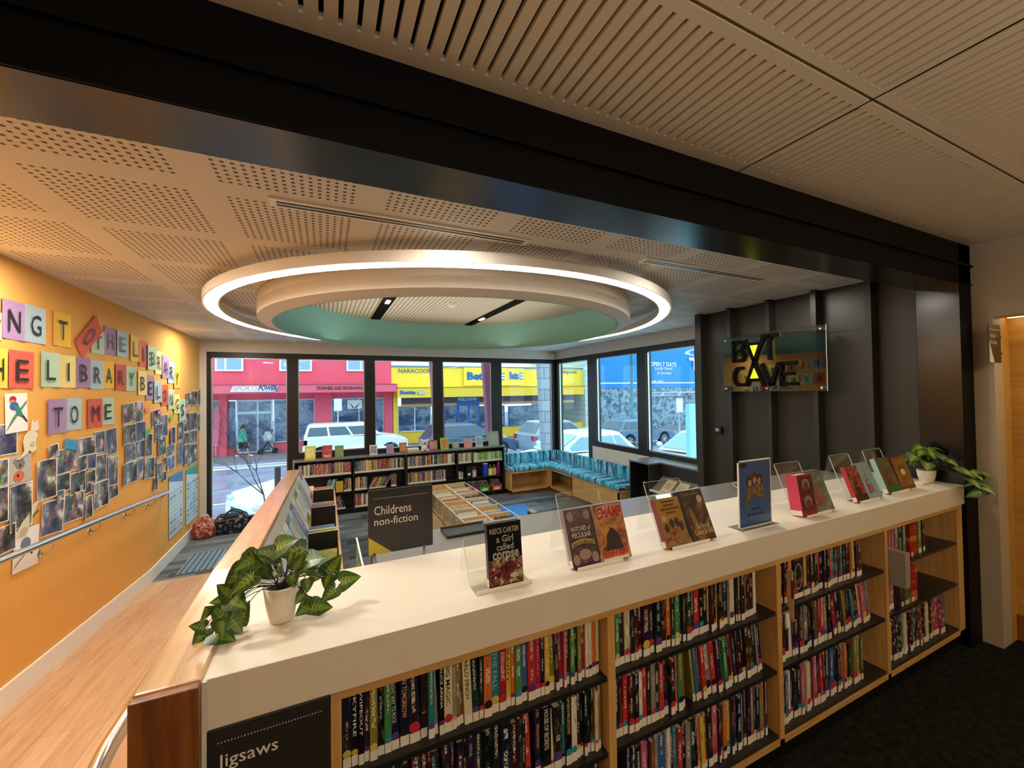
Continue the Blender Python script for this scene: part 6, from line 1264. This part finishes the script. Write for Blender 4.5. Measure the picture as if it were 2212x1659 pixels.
    def fb(u0, u1, front):
        xb_, xt_ = (b1, t1) if front else (b0, t0); dx = .014 if front else -.014
        pts = [(xb_+(xt_-xb_)*v+dx, y, zb_+(zt_-.05-zb_)*v+.01) for v, y in ((.1, -wb*.9), (.1, wb*.9), (.93, wt_*.92), (.93, -wt_*.92))]; MB().poly(pts).build('windscreen' if front else 'rear_window', gl, e)
    fb(0, 0, True); fb(0, 0, False)
    MB().box(L/2-.03, L/2+.01, -Wd*.28, Wd*.28, gc+.16, gc+.32).build('front_grille', mat('grille_dark', '2c3844', .4), e)
    return e
car('white_suv', ((onY(655, 950, 22).x+onY(858, 950, 22).x)/2+.2, 22.0, gz(22)), 0, 4.85, 1.85, 1.88, 'f0f4f2', 'white four wheel drive parked before the pink shop', 'suv', M_cg)
car('dark_wagon', (onY(1102, 950, 19.3).x-2.3, 19.3, gz(19.3)), 0, 4.6, 1.8, 1.66, '4a5a74', 'dark blue grey wagon parked before the blue shop doors', 'wagon')
car('grey_crossover', (11.2, 18.3, gz(18.3)), R(8), 4.5, 1.85, 1.65, '8fa4b4', 'silver grey crossover with dark lower trim seen through the corner window', 'hatch', None, None)
car('blue_hatchback', (16.1, 17.9, gz(17.9)), R(3), 4.3, 1.8, 1.5, '5f7c98', 'slate blue hatchback with red tail lamps before the blue shop', 'hatch')
car('white_hatchback', (7.0, 10.8, gz(10.6)), R(177), 4.1, 1.75, 1.52, 'f2f6f4', 'white hatchback parked close outside the window corner', 'hatch', M_cgl)
car('white_sedan', (.50, 10.75, gz(10.7)-.03), R(207), 4.6, 1.8, 1.48, 'eef6f6', 'white car nose behind the timber capping outside the full height window', 'sedan', M_cgl)
car('white_sedan', (10.1, 8.35, gz(8.4)), R(188), 4.6, 1.8, 1.46, 'f4f8f6', 'white car bonnet seen low in the window next to the dark panels', 'sedan', M_cgl)
# ---------------- pedestrian in green ----------------
P = onY(524, 945, 26.4); pd = empty('person', (P.x, 26.4, BZ), 'person in a green top and dark knee length trousers walking past the pink shop', 'person')
def skin_body(name, verts, edges, radii, m, parent):
    me = bpy.data.meshes.new(name); me.from_pydata(verts, edges, []); o = bpy.data.objects.new(name, me); COL.objects.link(o); o.parent = parent
    s = o.modifiers.new('skin', 'SKIN'); s.use_smooth_shade = True
    for i, r in enumerate(radii): me.skin_vertices[0].data[i].radius = (r, r) if not isinstance(r, tuple) else r
    me.skin_vertices[0].data[0].use_root = True; u = o.modifiers.new('sub', 'SUBSURF'); u.levels = u.render_levels = 1; me.materials.append(m); return o
V = [(0,0,.92), (0,0,1.1), (.02,0,1.35), (.03,0,1.46), (.06,0,1.60), (.02,-.19,1.38), (.0,-.24,1.12), (.17,-.24,.95), (.02,.19,1.38), (-.06,.23,1.12), (.1,.22,.93), (.04,-.1,.86), (.2,-.1,.5), (.34,-.1,.09), (.44,-.1,.05), (-.04,.1,.86), (-.1,.1,.48), (-.32,.1,.12), (-.24,.1,.04), (.235,-.24,.93), (.16,.22,.9)]
E_ = [(0,1),(1,2),(2,3),(3,4),(2,5),(5,6),(6,7),(2,8),(8,9),(9,10),(0,11),(11,12),(12,13),(13,14),(0,15),(15,16),(16,17),(17,18),(7,19),(10,20)]
Rr = [.17,.17,.15,.05,.10,.06,.045,.035,.06,.045,.035,.11,.075,.045,.04,.11,.075,.045,.04,.04,.04]
skin_body('body', V, E_, Rr, mat('skin_tone', 'c9987c', .6), pd)
gt = mat('green_top_cloth', '2fae94', .8); dk = mat('dark_trousers', '22242c', .8)
MB().lathe([(.26, .80), (.245, .95), (.225, 1.1), (.215, 1.25), (.19, 1.38), (.09, 1.46), (.05, 1.47)], (.01, 0, 0), 18, sx=.85, sy=.95).tube([(.02, -.17, 1.39), (.0, -.25, 1.2), (.03, -.26, 1.06)], .07, 10).tube([(.02, .17, 1.39), (-.04, .25, 1.2), (-.05, .25, 1.08)], .07, 10).build('green_top', gt, pd, True)
MB().tube([(.02, -.1, .88), (.13, -.1, .66), (.22, -.1, .44)], .125, 10, r2=.09).tube([(-.02, .1, .88), (-.08, .1, .64), (-.14, .1, .42)], .125, 10, r2=.09).build('trousers', dk, pd, True)
MB().ball((.045, 0, 1.635), .115, 1, .95, 1.1).ball((-.05, 0, 1.56), .07).build('hair', mat('brown_hair', '5a3226', .8), pd, True)
MB().box(.30, .52, -.15, -.05, 0, .07).box(-.34, -.14, .05, .15, 0, .07).build('shoes', M_paper, pd, bev=.02)
# pusher / rack at the shop door, bicycle display
pr = onY(569, 950, 26.7); k = empty('stroller', (pr.x+.2, 26.7, BZ), 'dark framed stroller standing by the sports shop door', 'stroller'); fm_ = mat('stroller_frame', '22262e', .5)
MB().tube([(-.35, 0, .15), (.1, 0, .8), (.25, 0, 1.35), (.0, 0, 1.45)], .03, 6).tube([(.35, 0, .15), (-.1, 0, .8), (-.25, 0, 1.3)], .03, 6).tube([(-.35, .35, .15), (.1, .35, .8), (.2, .35, 1.35)], .03, 6).build('frame', fm_, k)
MB().ball((0, .15, .95), .3, 1, .8, 1.1).build('seat_pod', mat('stroller_white', 'c8d0d8', .7), k, True)
for x, y in ((-.35, 0), (.35, 0), (-.35, .35), (.35, .35)): MB().cyl((x, y-.03, .14), .14, .06, 'y', 14).build('wheel', M_tyre, k)
pf = onY(466, 900, 26.8); bn_ = MB().prism([(-.12, 0), (.10, 0), (.2, 1.6), (.05, 2.3), (-.1, 1.7)], 0, .03, 'y').build('flag_banner', mat('pink_flag', 'e86a80', .6), M=Matrix.Translation((pf.x, 26.8, BZ+.6))); tag(bn_, 'pink feather shaped banner outside the pink shop', 'banner')
MB().cyl((0, .015, -.6), .02, .7, n=8).build('banner_pole', M_alu, bn_)
